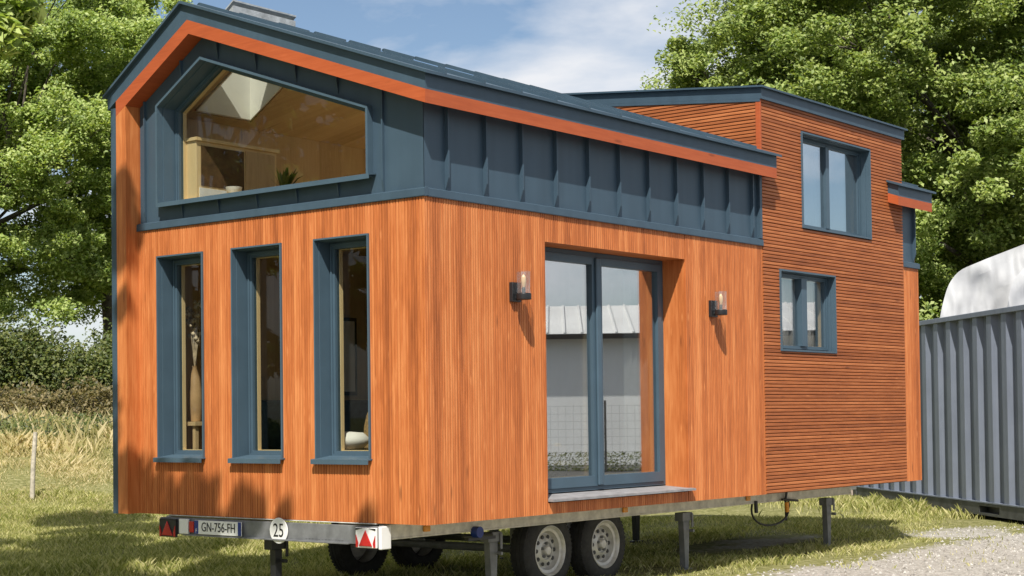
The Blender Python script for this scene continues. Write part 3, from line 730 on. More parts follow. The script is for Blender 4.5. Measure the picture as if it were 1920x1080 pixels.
part(MB().box(px_+.0, px_+.02, py_+.36, py_+.47, pz_-.06, pz_+.062), 'bracket_panel', 'white_plastic', plate, bevel=.004)
disc = part(MB().lathe([(0, 0), (.098, 0), (.10, .002), (.10, .006), (0, .006)], (-.044, 1.505, -.086), 'x', 40), 'speed_disc', 'white_plastic', smooth=30)
glyph('25', .15, 'black', disc, lambda a, b, c: (-.0446-c, 1.505-a, -.088+b), sx=.82)
def tail_light(y, lb, hous='white_plastic'):
    e = empty('tail_light', (-.035, y, -.106-GZ), parent=house); e['label'] = lb
    MB().box(-.02, .0, -.105, .105, -.075, .075).build('housing', M[hous], e, bevel=.004)
    MB().prism([[(-.068, -.062), (.068, -.062), (0, .058)]], lambda a, z, d: (d, a, z), -.030, -.0205).build('reflector', M['red_lens'], e, bevel=.004)
    for s in (-1, 1): m = MB().prism([[(s*.098, -.07), (s*.098, .02), (s*.074, -.04), (s*.080, -.07)]], lambda a, z, d: (d, a, z), -.026, -.0205); m.build('lens', M['red_lens'], e)
    for s in (-1, 1): m = MB().prism([[(s*.1, .07), (s*.1, .055), (s*.03, .07)]], lambda a, z, d: (d, a, z), -.024, -.0205); m.build('trim', M['black'], e)
tail_light(.565, 'tail light near the corner'); tail_light(2.812, 'tail light near the timber fin, housing coloured as in shade', 'dark_metal')  # fin-side housing coloured dark to paint in its shade
for x in (.482, 3.143, 5.3):
    o = part(MB().box(x-.035, x+.035, CY0-.022, CY0-.003, -.09, -.045), 'marker_light', 'amber_lens', bevel=.006)
cb = MB(); pts = []
for k in range(15):
    a = math.pi*k/14; pts.append((5.73-.37*math.cos(a), .43+.03*math.sin(a*2), -.13-.23*math.sin(a)))
cb.tube(pts, .011, 8); cb.tube([(6.06, .42, .0), (6.04, .43, -.12), (6.07, .44, -.33)], .013, 8); cb.tube([(5.95, .42, -.11), (6.25, .40, -.135)], .012, 8); cb.tube([(5.45, .44, -.10), (5.46, .44, -.22)], .02, 8)
part(cb, 'cable', 'dark_metal', smooth=60)
hc = MB().tube([(6.03, .41, -.14), (6.04, .41, -.24)], .022, 10); part(hc, 'cable_plug', 'amber_lens', smooth=40)

# ------------------------------------------------------------------ things inside the house
cab = empty('cabinet', (.7, 2.86, 2.472), 'pale wooden cabinet standing in the loft behind the gable window', 'cabinet')
rel(MB().box(.25, 1.17, 2.775, 2.97, 2.474, 3.135).build('cabinet_body', M['pine'], cab, bevel=.003))
rel(MB().box(.235, 1.19, 2.755, 2.975, 3.1355, 3.165).build('cabinet_top', M['pine'], cab, bevel=.003))
rel(MB().box(.30, .78, 2.768, 2.7745, 2.76, 3.10).build('niche_shade_panel', M['niche_shade'], cab)); rel(MB().box(.80, 1.14, 2.765, 2.7745, 2.52, 3.11).build('cabinet_door', M['ply'], cab)); rel(MB().box(.28, .78, 2.766, 2.7745, 2.50, 2.74).build('drawer_front', M['white_plastic'], cab))  # flat dark panel paints the shade of the open shelf recess
bw = MB().lathe([(0, .005), (.03, 0), (.06, .03), (.07, .075), (.063, .075), (.05, .035), (0, .015)], (.42, 2.50, 2.655), n=28); bo = bw.build('bowl', M['cloth'], smooth=50); 
st = MB().box(.32, .52, 2.40, 2.60, 2.472, 2.655); tag(bo, 'small pale bowl on the loft ledge in front of the cabinet', 'bowl')
so_ = st.build('storage_box', M['pine'], bevel=.004); tag(so_, 'low wooden box under the pale bowl in the loft', 'box')
hp = empty('house_plant', (.62, 2.10, 2.472), 'small dark leafy potted plant seen through the gable window', 'plant')
rel(MB().lathe([(0, 0), (.07, 0), (.10, .16), (.09, .16), (0, .14)], (.62, 2.10, 2.474), n=20).build('pot', M['ceramic'], hp, smooth=40))
fr2 = MB()
for k in range(26):
    a = RNG.uniform(0, 6.28); ln = RNG.uniform(.12, .22); rr = RNG.uniform(.5, 1.)
    pts = [Vector((.62, 2.10, 2.62))+Vector((math.cos(a)*ln*q*rr, math.sin(a)*ln*q*rr, .34*q-.16*q*q*rr)) for q in (0, .35, .7, 1)]
    s = Vector((-math.sin(a), math.cos(a), 0))*.016
    fr2.add([pts[0]-s*.4, pts[0]+s*.4, pts[1]-s, pts[1]+s, pts[2]-s*.9, pts[2]+s*.9, pts[3]], [(0,1,3,2),(2,3,5,4),(4,5,6)])
rel(fr2.build('fronds', M['leaf_hedge'], hp))
# console with a tall vase behind the far tall window
con = empty('console_table', (.62, 3.1, .05), 'low timber console under the tall brown vase', 'table')
rel(MB().box(.27, .80, 2.84, 3.228, .73, .765).build('tabletop', M['ply'], con, bevel=.003))
for a in ((.29, 2.86), (.75, 2.86), (.29, 3.18), (.75, 3.18)): rel(MB().box(a[0], a[0]+.035, a[1], a[1]+.035, .052, .729).build('leg', M['ply'], con))
va = empty('vase', (.40, 2.99, .765), 'tall brown vase of dried flowers behind the window nearest the timber fin', 'vase')
rel(MB().lathe([(0, 0), (.045, 0), (.062, .12), (.060, .25), (.042, .38), (.02, .455), (.028, .475), (.02, .475), (.014, .45), (0, .44)], (.40, 2.99, .767), n=24).build('vessel', M['ceramic'], va, smooth=50))
fl2 = MB()
for k in range(15):
    a = RNG.uniform(0, 6.28); rr = RNG.uniform(.02, .11); h = RNG.uniform(.25, .62)
    p0 = Vector((.40, 2.99, 1.22)); p1 = p0+Vector((math.cos(a)*rr, math.sin(a)*rr*.5, h))
    fl2.tube([p0, p0.lerp(p1, .5)+Vector((0, 0, .04)), p1], .0035, 5)
    for _ in range(3):
        q = p1+Vector((RNG.uniform(-.03, .03), RNG.uniform(-.03, .03), RNG.uniform(-.1, .02)))
        fl2.lathe([(0, -.02), (.017, -.008), (.019, .004), (.009, .018), (0, .02)], q, n=7)
rel(fl2.build('dried_stems', M['dry_stem'], va, smooth=60))
pic = empty('framed_picture', (4.19, 2.3, 1.4), 'framed picture hanging behind the middle tall window', 'picture')
rel(MB().box(2.2, 2.62, 3.205, 3.232, 1.0, 1.75).build('frame', M['dark_metal'], pic)); rel(MB().box(2.235, 2.585, 3.2, 3.2045, 1.035, 1.715).build('print', M['white_plastic'], pic))
ch = empty('wicker_chair', (.75, 1.15, .05), 'round backed wicker chair behind the tall window nearest the corner', 'chair')
bk = MB()
prof = []
for k in range(25):
    a = math.pi*2*k/24; prof.append((math.sin(a)*.27, math.cos(a)*.36))
bk.prism([prof[:-1]], lambda a, z, d: (.62+d, .96+a, .62+z), 0, .035); rel(bk.build('backrest', M['wicker'], ch, bevel=.012))
rel(MB().box(.45, .92, .72, 1.2, .36, .42).build('seat', M['wicker'], ch, bevel=.02))
for a in ((.47, .74), (.86, .74), (.47, 1.14), (.86, 1.14)): rel(MB().tube([(a[0]+.02, a[1]+.02, .05), (a[0]+.02, a[1]+.02, .36)], .018, 8).build('leg', M['wicker'], ch))
cu_ = MB().lathe([(0, -.07), (.12, -.06), (.17, -.015), (.17, .02), (.12, .065), (0, .075)], (.40, 1.18, .60), n=24); cz = cu_.build('cushion', M['cloth'], smooth=60); tag(cz, 'white round cushion beside the wicker chair', 'cushion')
st2 = MB().box(.28, .52, 1.05, 1.32, .052, .525).build('stool', M['ply'], bevel=.01); tag(st2, 'plain wooden stool under the white cushion', 'stool')
sf_ = empty('sofa', (2.6, 2.7, .05), 'dark teal sofa along the back wall', 'sofa')
rel(MB().box(1.2, 3.3, 2.55, 3.2, .12, .48).build('seat', M['cushion_teal'], sf_, bevel=.04)); rel(MB().box(1.2, 3.3, 3.0, 3.21, .485, .95).build('backrest', M['cushion_teal'], sf_, bevel=.04))
# table with fruit behind the left door leaf, leaning board and a curtain at the right one
tb_ = empty('side_table', (2.30, .66, .05), 'dark round side table behind the left door leaf', 'table')
rel(MB().lathe([(0, 0), (.22, 0), (.22, .035), (0, .035)], (2.30, .66, .36), n=36).build('tabletop', M['ply'], tb_, smooth=30)); rel(MB().lathe([(.16, 0), (.17, .02), (.14, .06), (.17, .25), (.19, .306)], (2.30, .66, .052), n=24).build('base', M['dark_metal'], tb_, smooth=40))
fb = empty('fruit_bowl', (2.30, .66, .397), 'wooden bowl of yellow fruit on the side table', 'bowl')
rel(MB().lathe([(0, .01), (.08, 0), (.17, .07), (.19, .12), (.175, .12), (.15, .075), (0, .03)], (2.30, .66, .397), n=28).build('bowl_body', M['ceramic'], fb, smooth=50))
t = NT('yellow_fruit_skin'); t.principled(C4(.70, .42, .03), .45); M['fruit'] = t.m
fm = MB()
for k in range(7):
    a = k*.95; fm.lathe([(0, -.045), (.03, -.035), (.045, 0), (.03, .035), (0, .042)], (2.30+.09*math.cos(a)*(k > 0), .66+.09*math.sin(a)*(k > 0), .505+.03*(k == 0)), n=14)
rel(fm.build('fruit', M['fruit'], fb, smooth=60))
def curtain(name, x0, x1, y, z0, z1, lb, amp=.025, fr=70.):
    n = 60; vs = []; fs = []
    for i in range(n+1):
        u = i/n; x = x0+(x1-x0)*u; d = amp*math.sin(u*(x1-x0)*fr)+amp*.4*math.sin(u*fr*.37+1)
        for z, k in ((z1, .5), ((z0+z1)/2, 1.), (z0, 1.25)): vs.append((x, y+d*k, z))
    for i in range(n):
        for j in range(2): a = i*3+j; fs.append((a, a+3, a+4, a+1))
    m = MB(); m.add(vs, fs); o = m.build(name, M['cloth'], smooth=80); s = o.modifiers.new('thickness', 'SOLIDIFY'); s.thickness = .003
    tag(o, lb, 'curtain', 'curtains inside the house'); return o
curtain('curtain', 6.08, 6.42, .235, 2.60, 3.58, 'white curtain drawn to the left behind the upper tower window')
curtain('curtain', 5.26, 6.32, .235, 1.36, 2.2, 'white curtain behind the lower tower window')
curtain('curtain', 3.12, 3.46, .40, .07, 2.18, 'pale curtain gathered at the right side of the glazed door')

# ------------------------------------------------------------------ container, tarpaulin, blocks, low wall
cd = Vector((.70, .714, 0)).normalized(); cn = Vector((cd.y, -cd.x, 0))          # along the side away from us; into the container
ca = Vector((11.40, -.02, 0))
cont = empty('shipping_container', (ca.x, ca.y, GZ), 'grey corrugated steel shipping container beside the end of the house', 'container')
KS = 1.045; CT = .7827+(2.07-.7827)*1.03
def cp(a, d, z): p = ca+cd*a+cn*d; return (p.x, p.y, z)
c0, c1 = -1.0, 6.45; zb, zt = -.47, CT-.07
pr = []; per = .462; u = c0+.06
poly = []
while u < c1-.06:
    poly += [(u, 0.), (u+.145, 0.), (u+.225, .07), (u+.385, .07)]
    u += per
poly = [p for p in poly if p[0] < c1-.03]
mb = MB(); vs = []; fs = []
for (a, d) in poly: vs += [cp(a, d+.012, zb), cp(a, d+.012, zt)]
for i in range(len(poly)-1): fs.append((2*i, 2*i+2, 2*i+3, 2*i+1))
mb.add(vs, fs); o = rel(mb.build('side_panel', M['container'], cont, recalc=False))
s = o.modifiers.new('thickness', 'SOLIDIFY'); s.thickness = .004
cb = lambda u, z, d: cp(u, d, z)
rel(MB().prism([rect(c0, c1, zt, CT)], cb, -.012, .10).build('top_rail', M['container'], cont, bevel=.006))
mb = MB(); fp0, fp1 = .72, 1.36
mb.prism([rect(c0, c1, -.635, zb), rect(fp0, fp1, -.60, -.51)], cb, -.006, .10); rel(mb.build('bottom_rail', M['container_dark'], cont))
rel(MB().prism([rect(c0, c1, zb+.001, zb+.018)], cb, -.018, .09).build('rail_lip', M['container'], cont))
rel(MB().prism([rect(fp0-.01, fp1+.01, -.61, -.50)], cb, .101, .35).build('fork_pocket', M['black'], cont))
mb = MB(); mb.prism([rect(c0+.02, c1, -.60, CT-.03)], cb, .12, 2.42); rel(mb.build('box_body', M['container'], cont))
for a in (c0, c1-.14):
    rel(MB().prism([rect(a, a+.14, -.66, -.475)], cb, -.016, .16).build('corner_casting', M['container_dark'], cont, bevel=.01))
    rel(MB().prism([rect(a, a+.14, zb+.02, zt-.001)], cb, -.010, .10).build('corner_post', M['container'], cont))
bl = []
p = cp(6.5, -.05, 0)
b1 = MB().prism([rect(6.1, 6.42, -.70, -.6605)], cb, -.05, .35).build('timber_bearer', M['bark'], bevel=.004); tag(b1, 'dark timber bearer under the far end of the container', 'timber')
b2 = MB().prism([rect(6.50, 6.78, -.72, -.505)], cb, -.03, .30).build('concrete_block', M['concrete'], bevel=.008); tag(b2, 'pale concrete block at the far end of the container', 'block')
lw = MB().prism([rect(7.3, 11.5, -.72, -.44)], cb, 1.3, 1.55).build('low_wall', M['concrete'], bevel=.01); tag(lw, 'low pale wall in the gap behind the trailer', 'wall')

def tarp(name, prof, u_dep, depth, lb, seed, base, back_px=1790):
    """draped sheet over a frame: outline prof in (lateral px, v px) at a distance, going back by depth"""
    r = np.random.default_rng(seed); P0 = [at(u, v, u_dep) for u, v in prof]
    back = (pray(back_px, 560)*1.0); back.z = 0; back.normalize(); dense = []
    for a, b in zip(P0, P0[1:]):
        n = max(2, int((b-a).length/.07))
        for k in range(n): dense.append(a.lerp(b, k/n))
    dense.append(P0[-1])
    # soften the corners
    for _ in range(3): dense = [dense[0]]+[(dense[i-1]+dense[i]*2+dense[i+1])/4 for i in range(1, len(dense)-1)]+[dense[-1]]
    cen = sum(dense, Vector())/len(dense); nd = len(dense); m = 26; vs = []; fs = []
    ph = r.uniform(0, 6, 8)
    def wr(s, t): return .07*math.sin(9*s+4*t+ph[0])+.045*math.sin(21*s-7*t+ph[1])+.02*math.sin(43*s+11*t+ph[2])
    # front: rings shrinking to the middle of the base; then the body going back
    rings = []
    base_c = Vector((cen.x, cen.y, base))
    for q in (.02, .25, .45, .62, .76, .87, .95, 1.0): rings.append((q, -.16*(1-q**2.5)))
    for j in range(1, m+1): rings.append((1.0-.04*abs(math.sin(j*math.pi/5))*.6, depth*j/m))
    for ri, (q, b) in enumerate(rings):
        for i, p in enumerate(dense):
            s = i/nd; c = base_c.lerp(p, q)+back*(b + (wr(s*2+ri*.13, ri*.21) if q < .99 else 0)) + Vector((0, 0, wr(s*3, b)*.25 if b > .05 else 0))
            vs.append(c)
    for ri in range(len(rings)-1):
        for i in range(nd-1): a = ri*nd+i; fs.append((a, a+1, a+nd+1, a+nd))
    mb = MB(); mb.add(vs, fs); o = mb.build(name, M['tarp'], smooth=70, recalc=True); s = o.modifiers.new('thickness', 'SOLIDIFY'); s.thickness = .006
    tag(o, lb, 'tarpaulin', 'tarpaulins behind the container'); return o
tarp('tarpaulin', [(1742, 800), (1755, 640), (1766, 575), (1778, 532), (1797, 507), (1850, 485), (1935, 452), (2060, 415), (2200, 470), (2210, 800)], 26.5, 4.5, 'large white tarpaulin draped over a tall load behind the container', 3, -.6, 1745)
tarp('tarpaulin', [(1882, 800), (1886, 640), (1889, 575), (1894, 540), (1908, 512), (1935, 490), (1990, 470), (2080, 465), (2150, 500), (2155, 800)], 24.2, 1.6, 'second white tarpaulin hump in front of the larger one', 5, -.6, 1870)

# ------------------------------------------------------------------ shed across the yard (seen in the door glass), fence
sa = Vector((29.2, -19.9, 0)); sd = Vector((.6, .8, 0)).normalized(); sn = Vector((.8, -.6, 0)).normalized()
sp = lambda a, d, z: tuple(sa+sd*a+sn*d+Vector((0, 0, z)))
shed = empty('storage_shed', (sa.x, sa.y, GZ), 'long low grey shed with a white metal roof across the yard', 'shed')
mb = MB(); mb.prism([rect(-22, 26, GZ-.2, 3.0)], lambda u, z, d: sp(u, d, z), 0, 12); rel(mb.build('wall', M['shed_wall'], shed))
mb = MB(); mb.prism([[(-.3, 3.06), (6, 4.28), (12.3, 3.06), (12.3, 3.14), (6, 4.36), (-.3, 3.14)]], lambda d, z, u: sp(u, d, z), -22.3, 26.3)
for k in range(97): a = -22+k*.5; mb.prism([[(-.3, 3.141), (6, 4.361), (6, 4.40), (-.3, 3.18)]], lambda d, z, u: sp(u, d, z), a, a+.06)
rel(mb.build('roof', M['shed_roof'], shed))
mb = MB(); mb.prism([rect(-22.3, 26.3, 2.98, 3.12)], lambda u, z, d: sp(u, d, z), -.45, -.31); rel(mb.build('gutter', M['dark_metal'], shed))
fe = empty('mesh_fence', (sa.x, sa.y, GZ), 'dark wire mesh fence in front of the grey shed', 'fence')
mb = MB()
for k in range(150): a = -14+k*.2; mb.prism([rect(a, a+.006, GZ, 1.05)], lambda u, z, d: sp(u, d, z), -5.0, -4.99)
for k in range(9): z = GZ+.1+k*.2; mb.prism([rect(-14, 16, z, z+.006)], lambda u, z, d: sp(u, d, z), -5.012, -5.002)
rel(mb.build('wire_panel', M['fence'], fe))
for k in range(13): a = -14+k*2.5; rel(MB().prism([rect(a, a+.06, GZ-.1, 1.15)], lambda u, z, d: sp(u, d, z), -5.03, -4.97).build('post', M['container_dark'], fe))
r = np.random.default_rng(5); n = 26000; a = r.uniform(-14, 18, n); d = r.normal(-4.4, .22, n); z = GZ+r.uniform(0, 1, n)**1.3*.5
pts = np.array([sp(a[i], d[i], z[i]) for i in range(n)]); o = quad_mesh('verge_plants', leaves(pts, .055), M['leaf_hedge']); tag(o, 'strip of green weeds growing along the mesh fence', 'weeds', kind='stuff')

# ------------------------------------------------------------------ trees
def polar(px, depth, z): p = CAM+(cF+cR*((px-960)/F))*depth; return Vector((p.x, p.y, z))
def gz(p): return float(terrain(p.x, p.y))
# big tree on the bank at the left
b = polar(-40, 39, 0); b.z = gz(b); c = polar(0, 39, 7.65)
tree('broadleaf_tree', 'large leafy tree standing on the bank left of the house', b, (b.x+.3, b.y, 5.5), c, (4.0, 4.0, 4.7), 130, 290000, .094, M['leaf_left'], .28, .9, 21, low=-.93, group='trees on the bank', nlimb=24)
b = polar(190, 43, 0); b.z = gz(b); c = polar(195, 43, 8.5)
tree('broadleaf_tree', 'bright green tree partly hidden behind the left end of the house', b, (b.x, b.y, 6), c, (2.6, 2.6, 5.4), 70, 150000, .098, M['leaf_left'], .22, .8, 22, low=-.95, group='trees on the bank', nlimb=12)
# sparse top of a slender tree behind the roof
b = polar(512, 30, GZ); c = polar(512, 30, 7.0)
tree('slender_tree', 'slender tree whose sparse top shows above the roof window', b, (b.x, b.y, 6.2), c, (.42, .42, 1.15), 12, 260, .13, M['leaf_hedge'], .07, .28, 23)
# trees at the right
b = polar(1830, 34, GZ); c = polar(1800, 34, 7.3)
tree('oak_tree', 'broad oak tree rising behind the tower and the container', b, (b.x, b.y, 6.), c, (5.5, 5.5, 5.0), 210, 420000, .092, M['leaf_right'], .30, 1.0, 31, low=-.98, group='oak trees behind the house', nlimb=14, hollow=.3)
b = polar(1470, 36, GZ); c = polar(1465, 36, 7.8)
tree('oak_tree', 'smaller oak tree rising directly behind the tower roof', b, (b.x, b.y, 6.3), c, (2.2, 2.2, 2.9), 46, 85000, .09, M['leaf_right'], .2, .75, 32, low=-.9, group='oak trees behind the house', nlimb=10)
b = polar(1990, 38, GZ); c = polar(2010, 38, 5.5)
tree('oak_tree', 'dark oak tree at the right edge behind the white tarpaulin', b, (b.x, b.y, 5.), c, (4.0, 4.0, 5.2), 70, 130000, .10, M['leaf_right'], .26, 1., 33, group='oak trees behind the house', nlimb=12)
b = polar(1660, 43, GZ); c = polar(1660, 43, 6.6)
tree('oak_tree', 'tall oak tree filling the gaps behind the broad oak', b, (b.x, b.y, 6.), c, (5.2, 5.2, 5.6), 90, 110000, .15, M['leaf_right'], .3, 1.1, 34, low=-.98, group='oak trees behind the house', nlimb=10)
# tree beside the camera that shades the lawn and the foot of the gable; its clumps hang over the yard
sunb = Vector((-.66, -.43, 1.))
tgt = [((-.12, 3.30, 2.75), .10, 5.2), ((-.12, 3.28, 2.45), .16, 5.3), ((-.12, 3.30, 2.2), .10, 5.3), ((-.12, 3.3, 1.75), .08, 5.4),
       ((0, 3.28, .15), .20, 6.4), ((0, 3.05, .02), .24, 6.3), ((0, 2.62, .10), .18, 6.5), ((0, 2.45, .02), .20, 6.5), ((0, 2.75, -.15), .3, 6.5), ((0, 2.02, .03), .15, 6.4), ((0, 1.86, -.05), .15, 6.4), ((0, 1.5, .02), .09, 6.5), ((0, .62, -.02), .08, 6.5), ((-.04, 2.84, -.12), .20, 6.4), ((-.06, 2.30, -.10), .16, 6.5)]
for gx, gy, rr in ((.4, 4.6, .8), (.9, 5.6, .7), (2.2, 6.0, .9), (3.4, 6.6, .7), (-.4, 5.9, .9), (1.5, 7.3, .9), (3.2, 8.2, .8), (5.2, 9.2, .9), (-.5, 3.3, .3), (4.6, 7.6, .5), (5.8, 11.5, .9), (.2, 7.4, .8), (2.6, 7.2, .6), (4.3, 9.6, .7), (2.3, 9.4, .7)):
    tgt.append(((gx, gy, GZ), rr, 7.2))
pp = []; limbs = []
rs = np.random.default_rng(8); tt = Vector((-6.0, 4.2, 8.4))
bough = [tt+Vector((0, 0, -.9)), tt+Vector((0, -1.6, .25))]
for yy in (3.5, 3.0, 2.4, 1.8, 1.2, .5): bough.append(Vector((-.2, yy, -.62))+sunb*9.3)
limbs.append((bough, [.12, .10, .085, .075, .065, .055, .045, .03]))
for i, (p, rr, t_) in enumerate(tgt):
    q = Vector(p)+sunb*t_; m = int(200+(2000 if p[2] > -.5 else 6500)*rr*rr)
    g = rs.normal(size=(m, 3)); g /= np.linalg.norm(g, axis=1)[:, None]; g *= (rs.uniform(0, 1, (m, 1))**.4)*rr*np.array([1, 1, .8]); pp.append(np.array(q)+g)
    if i >= 4 and p[2] > -.5:                                        # twigs hanging from the long bough
        bp = min(bough[2:], key=lambda v: abs(v.y-(q.y-1.1))); limbs.append(([bp, bp.lerp(q, .5)+Vector((0, .05, .1)), q], [.02, .014, .006]))
    elif i < 4:
        limbs.append(([tt, tt.lerp(q, .5)+Vector((0, .3, .5)), q], [.05, .03, .01]))
    else:
        limbs.append(([tt, tt.lerp(q, .5)+Vector((0, .2, .6)), q], [.05, .035, .012]))
for (u, v, dp, rr) in ((2, 4, 8.5, .20), (40, 8, 8.7, .13), (0, 62, 8.4, .12), (26, 46, 8.6, .09)):      # bough tips reaching in over the top left
    q = at(u, v, dp); m = int(110+5200*rr*rr); g = rs.normal(size=(m, 3)); g /= np.linalg.norm(g, axis=1)[:, None]; g *= (rs.uniform(0, 1, (m, 1))**.5)*rr; pp.append(np.array(q)+g)
    hub = at(-30, -160, 8.8); limbs.append(([hub, hub.lerp(q, .5)+Vector((.05, .05, .06)), q], [.016, .011, .004]))
limbs.append(([tt, tt.lerp(hub, .3)+Vector((0, .2, .55)), tt.lerp(hub, .7)+Vector((0, -.1, .5)), hub], [.06, .045, .03, .016]))
b = Vector((-6.2, 4.4, 0)); b.z = gz(b)
tree('overhanging_tree', 'tall tree beside the yard whose boughs shade the foot of the gable', b, tt, (-7.2, 5.6, 9.0), (2.4, 2.4, 1.9), 22, 16000, .08, M['leaf_left'], .24, .8, 41, extra=np.concatenate(pp), limbs=limbs)
# unseen trees added west of the yard to darken gable shade and reflections
for k, (x, y, h) in enumerate(((-27, 22, 8.), (-21, 27, 7.2), (-31, 15, 7.5), (-30, 6, 7.), (-14, 31, 7.6))):
    tree('broadleaf_tree', ('unseen leafy tree in the middle of the western row', 'unseen leafy tree second from the north in the western row', 'unseen leafy tree third from the north in the western row', 'unseen leafy tree at the south end of the western row', 'unseen leafy tree north of the yard behind the western row')[k], (x, y, GZ), (x, y, 6.), (x, y, h), (5.2, 5.2, 7.5), 40, 16000, .44, M['leaf_left'], .3, 1.2, 60+k, group='unseen trees added west of the yard')

# hedge on the bank and bushes behind the container
def hedge(name, label, p0, p1, h, depth, n, leaf, mat, seed, cat='hedge', low=.84):
    r = np.random.default_rng(seed); p0 = np.array(p0[:2]); p1 = np.array(p1[:2]); k = max(6, int(np.linalg.norm(p1-p0)/.45)); out = []; mb = MB()
    for i in range(k):
        t_ = (i+r.uniform(0, 1))/k; c = p0+(p1-p0)*t_+r.normal(size=2)*depth*.25; hh = h*r.uniform(low, 1.06); z0 = float(terrain(c[0], c[1]))
        m = n//k; g = r.normal(size=(m, 3)); g /= np.linalg.norm(g, axis=1)[:, None]; g *= r.uniform(.2, 1., (m, 1))**.5
        g += .18*np.sin(g[:, [1, 2, 0]]*7+i)
        out.append(np.stack([c[0]+g[:, 0]*depth*.6, c[1]+g[:, 1]*depth*.6, z0+hh*.5+g[:, 2]*hh*.5], 1))
        for _ in range(4):
            e = (c[0]+r.normal()*depth*.3, c[1]+r.normal()*depth*.3, z0+hh*r.uniform(.6, .95)); mb.tube([(c[0], c[1], z0-.1), ((c[0]+e[0])/2, (c[1]+e[1])/2+.05, z0+hh*.4), e], [.03, .02, .008], 5)
    e = empty(name, (p0[0], p0[1], float(terrain(p0[0], p0[1]))), label, cat)
    rel(mb.build('stems', M['bark'], e)); rel(quad_mesh('foliage', leaves(np.concatenate(out), leaf), mat, e)); return e
hedge('hedge', 'dark hedge along the top of the bank left of the house', polar(-420, 35.5, 0), polar(420, 37.5, 0), 2.5, 2.0, 110000, .09, M['leaf_hedge'], 51)
M['leaf_bramble'] = leaf_mat('bramble_leaves', C4(.05, .045, .018), C4(.13, .115, .04), C4(.28, .22, .10), .35)
hedge('bramble', 'low brown bramble tangle between the dry grass and the hedge', polar(-260, 33.2, 0), polar(330, 35.2, 0), 1.15, 1.5, 42000, .075, M['leaf_bramble'], 55, 'bramble', .55)
hedge('weed_patch', 'loose green weeds growing up through the dry grass on the bank', polar(-200, 29.5, 0), polar(300, 33.2, 0), .55, 2.6, 16000, .06, M['leaf_hedge'], 56, 'weeds', .4)
hedge('bush', 'leafy bushes growing behind the container and the tower', polar(1330, 31, 0), polar(2100, 31, 0), 3.6, 2.4, 50000, .12, M['leaf_right'], 52, 'bush')

# weathered stake in the dry grass
p = polar(58, 25.5, 0); z = gz(p)
stk = MB().tube([(p.x, p.y, z-.2), (p.x+.03, p.y, z+.55), (p.x+.09, p.y+.02, z+1.06)], [.04, .038, .034], 8).build('fence_post', M['post'], smooth=50); tag(stk, 'weathered wooden post standing in the dry grass', 'post')

# ------------------------------------------------------------------ grass
def field(n, uv, d0, d1, keep):
    d = np.sqrt(RNG.uniform(d0*d0, d1*d1, n)); u = RNG.uniform(*uv, n); k = (u-960)/F
    x = CAM.x+(cF.x+cR.x*k)*d; y = CAM.y+(cF.y+cR.y*k)*d; m = keep(x, y); return x[m], y[m]
def nz2(x, y): return .5+.25*np.sin(x*1.9+1.3*np.sin(y*1.1))+.25*np.sin(y*2.3+1.7*np.sin(x*.9))
qs = []
x, y = field(170000, (-60, 800), 12.5, 26, lambda x, y: (y > .3) & (RNG.uniform(0, 1, len(x)) < .35+.65*nz2(x*2, y*2)))
qs.append(blades(x, y, terrain(x, y), .055+.07*nz2(x, y)**2, .003, .9))
x, y = field(150000, (560, 1760), 12.5, 23, lambda x, y: (y > -.25+.35*nz2(x*3, y)) & (y < 6) & (RNG.uniform(0, 1, len(x)) < .18+.8*nz2(x*1.7+2, y*2)**1.6) & ~(((x-9.9)**2*.9+(y-.15)**2*2.2) < 1.0) & ~(((x-7.3)**2*.25+(y-1.5)**2*2.2) < .6))
qs.append(blades(x, y, terrain(x, y), .035+.045*nz2(x*1.4, y*1.4), .0028, 1.))
x, y = field(9000, (1540, 1940), 15, 30, lambda x, y: (RNG.uniform(0, 1, len(x)) < nz2(x*2.1, y*2.7)**3*.6))
qs.append(blades(x, y, terrain(x, y), .05, .005, .9))
o = quad_mesh('grass', np.concatenate(qs), M['grass']); tag(o, 'short patchy grass on the lawn and round the trailer', 'grass', kind='stuff')
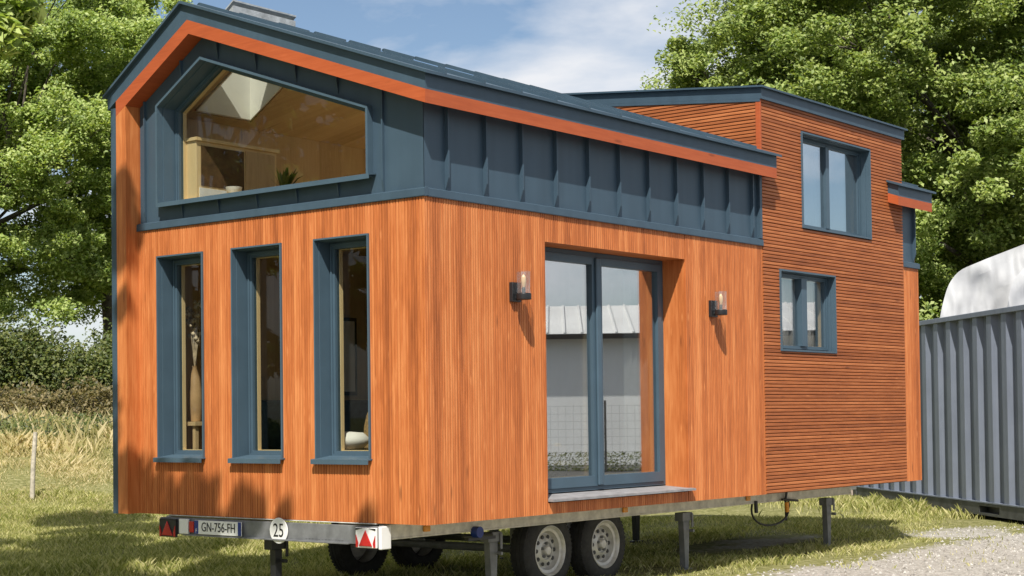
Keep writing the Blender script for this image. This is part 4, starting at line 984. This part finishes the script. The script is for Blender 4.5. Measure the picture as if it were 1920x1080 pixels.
# weeds at the foot of the container
a = RNG.uniform(1.2, 6.6, 7000); d = -RNG.exponential(.42, 7000)+.05; keep = RNG.uniform(0, 1, 7000) < np.clip((a-1.0)/3., .15, 1); a, d = a[keep], d[keep]
x = ca.x+cd.x*a+cn.x*d; y = ca.y+cd.y*a+cn.y*d
o = quad_mesh('weeds', blades(x, y, terrain(x, y), .09+.10*nz2(x*4, y*4)**3, .006, .9), M['grass']); tag(o, 'bright weeds along the foot of the container', 'weeds', kind='stuff')
qs = []
x, y = field(230000, (-520, 330), 23.5, 38, lambda x, y: RNG.uniform(0, 1, len(x)) < .25+.75*nz2(x*1.3, y*1.3))
s = (x-CAM.x)*.5+(y-CAM.y)*.866
qs.append(blades(x, y, terrain(x, y), (.07+.32*sstep(26.5, 33, s))*(.15+.75*nz2(x*1.6, y*1.6)+.4*nz2(x*1.7+3, y*1.6)**4), .0036, 1.))
x, y = field(9000, (-520, 330), 29, 37.5, lambda x, y: RNG.uniform(0, 1, len(x)) < nz2(x*2.2, y*2.2)**2)
qs.append(blades(x, y, terrain(x, y), .50, .0022, .6))
o = quad_mesh('dry_grass', np.concatenate(qs), M['dry']); tag(o, 'tall dry straw coloured grass covering the bank', 'dry grass', kind='stuff')
# loose stones on the drive
n = 9000; x, y = field(n, (900, 1960), 11.5, 22, lambda x, y: (y < -.2) | (((x-9.9)**2*.9+(y-.15)**2*2.2) < 1.4))
sm = MB(); r = np.random.default_rng(3)
z = terrain(x, y)
for i in range(len(x)):
    s = .008+.014*r.random()**2; a = r.random()*6.28; c, sn_ = math.cos(a)*s, math.sin(a)*s
    sm.add([(x[i]+c, y[i]+sn_, z[i]), (x[i]-sn_, y[i]+c, z[i]), (x[i]-c, y[i]-sn_, z[i]), (x[i]+sn_, y[i]-c, z[i]), (x[i]+c*.2, y[i]+sn_*.3, z[i]+s*.9)], [(0,1,4),(1,2,4),(2,3,4),(3,0,4)])
t = NT('gravel_stones'); c = t.ramp(t.island(), [(0, C4(.16, .145, .125)), (.5, C4(.30, .28, .25)), (1, C4(.46, .44, .40))]); t.principled(c, .9); M['stones'] = t.m
o = sm.build('gravel_stones', M['stones']); tag(o, 'loose grey gravel stones scattered over the drive', 'gravel', kind='stuff')
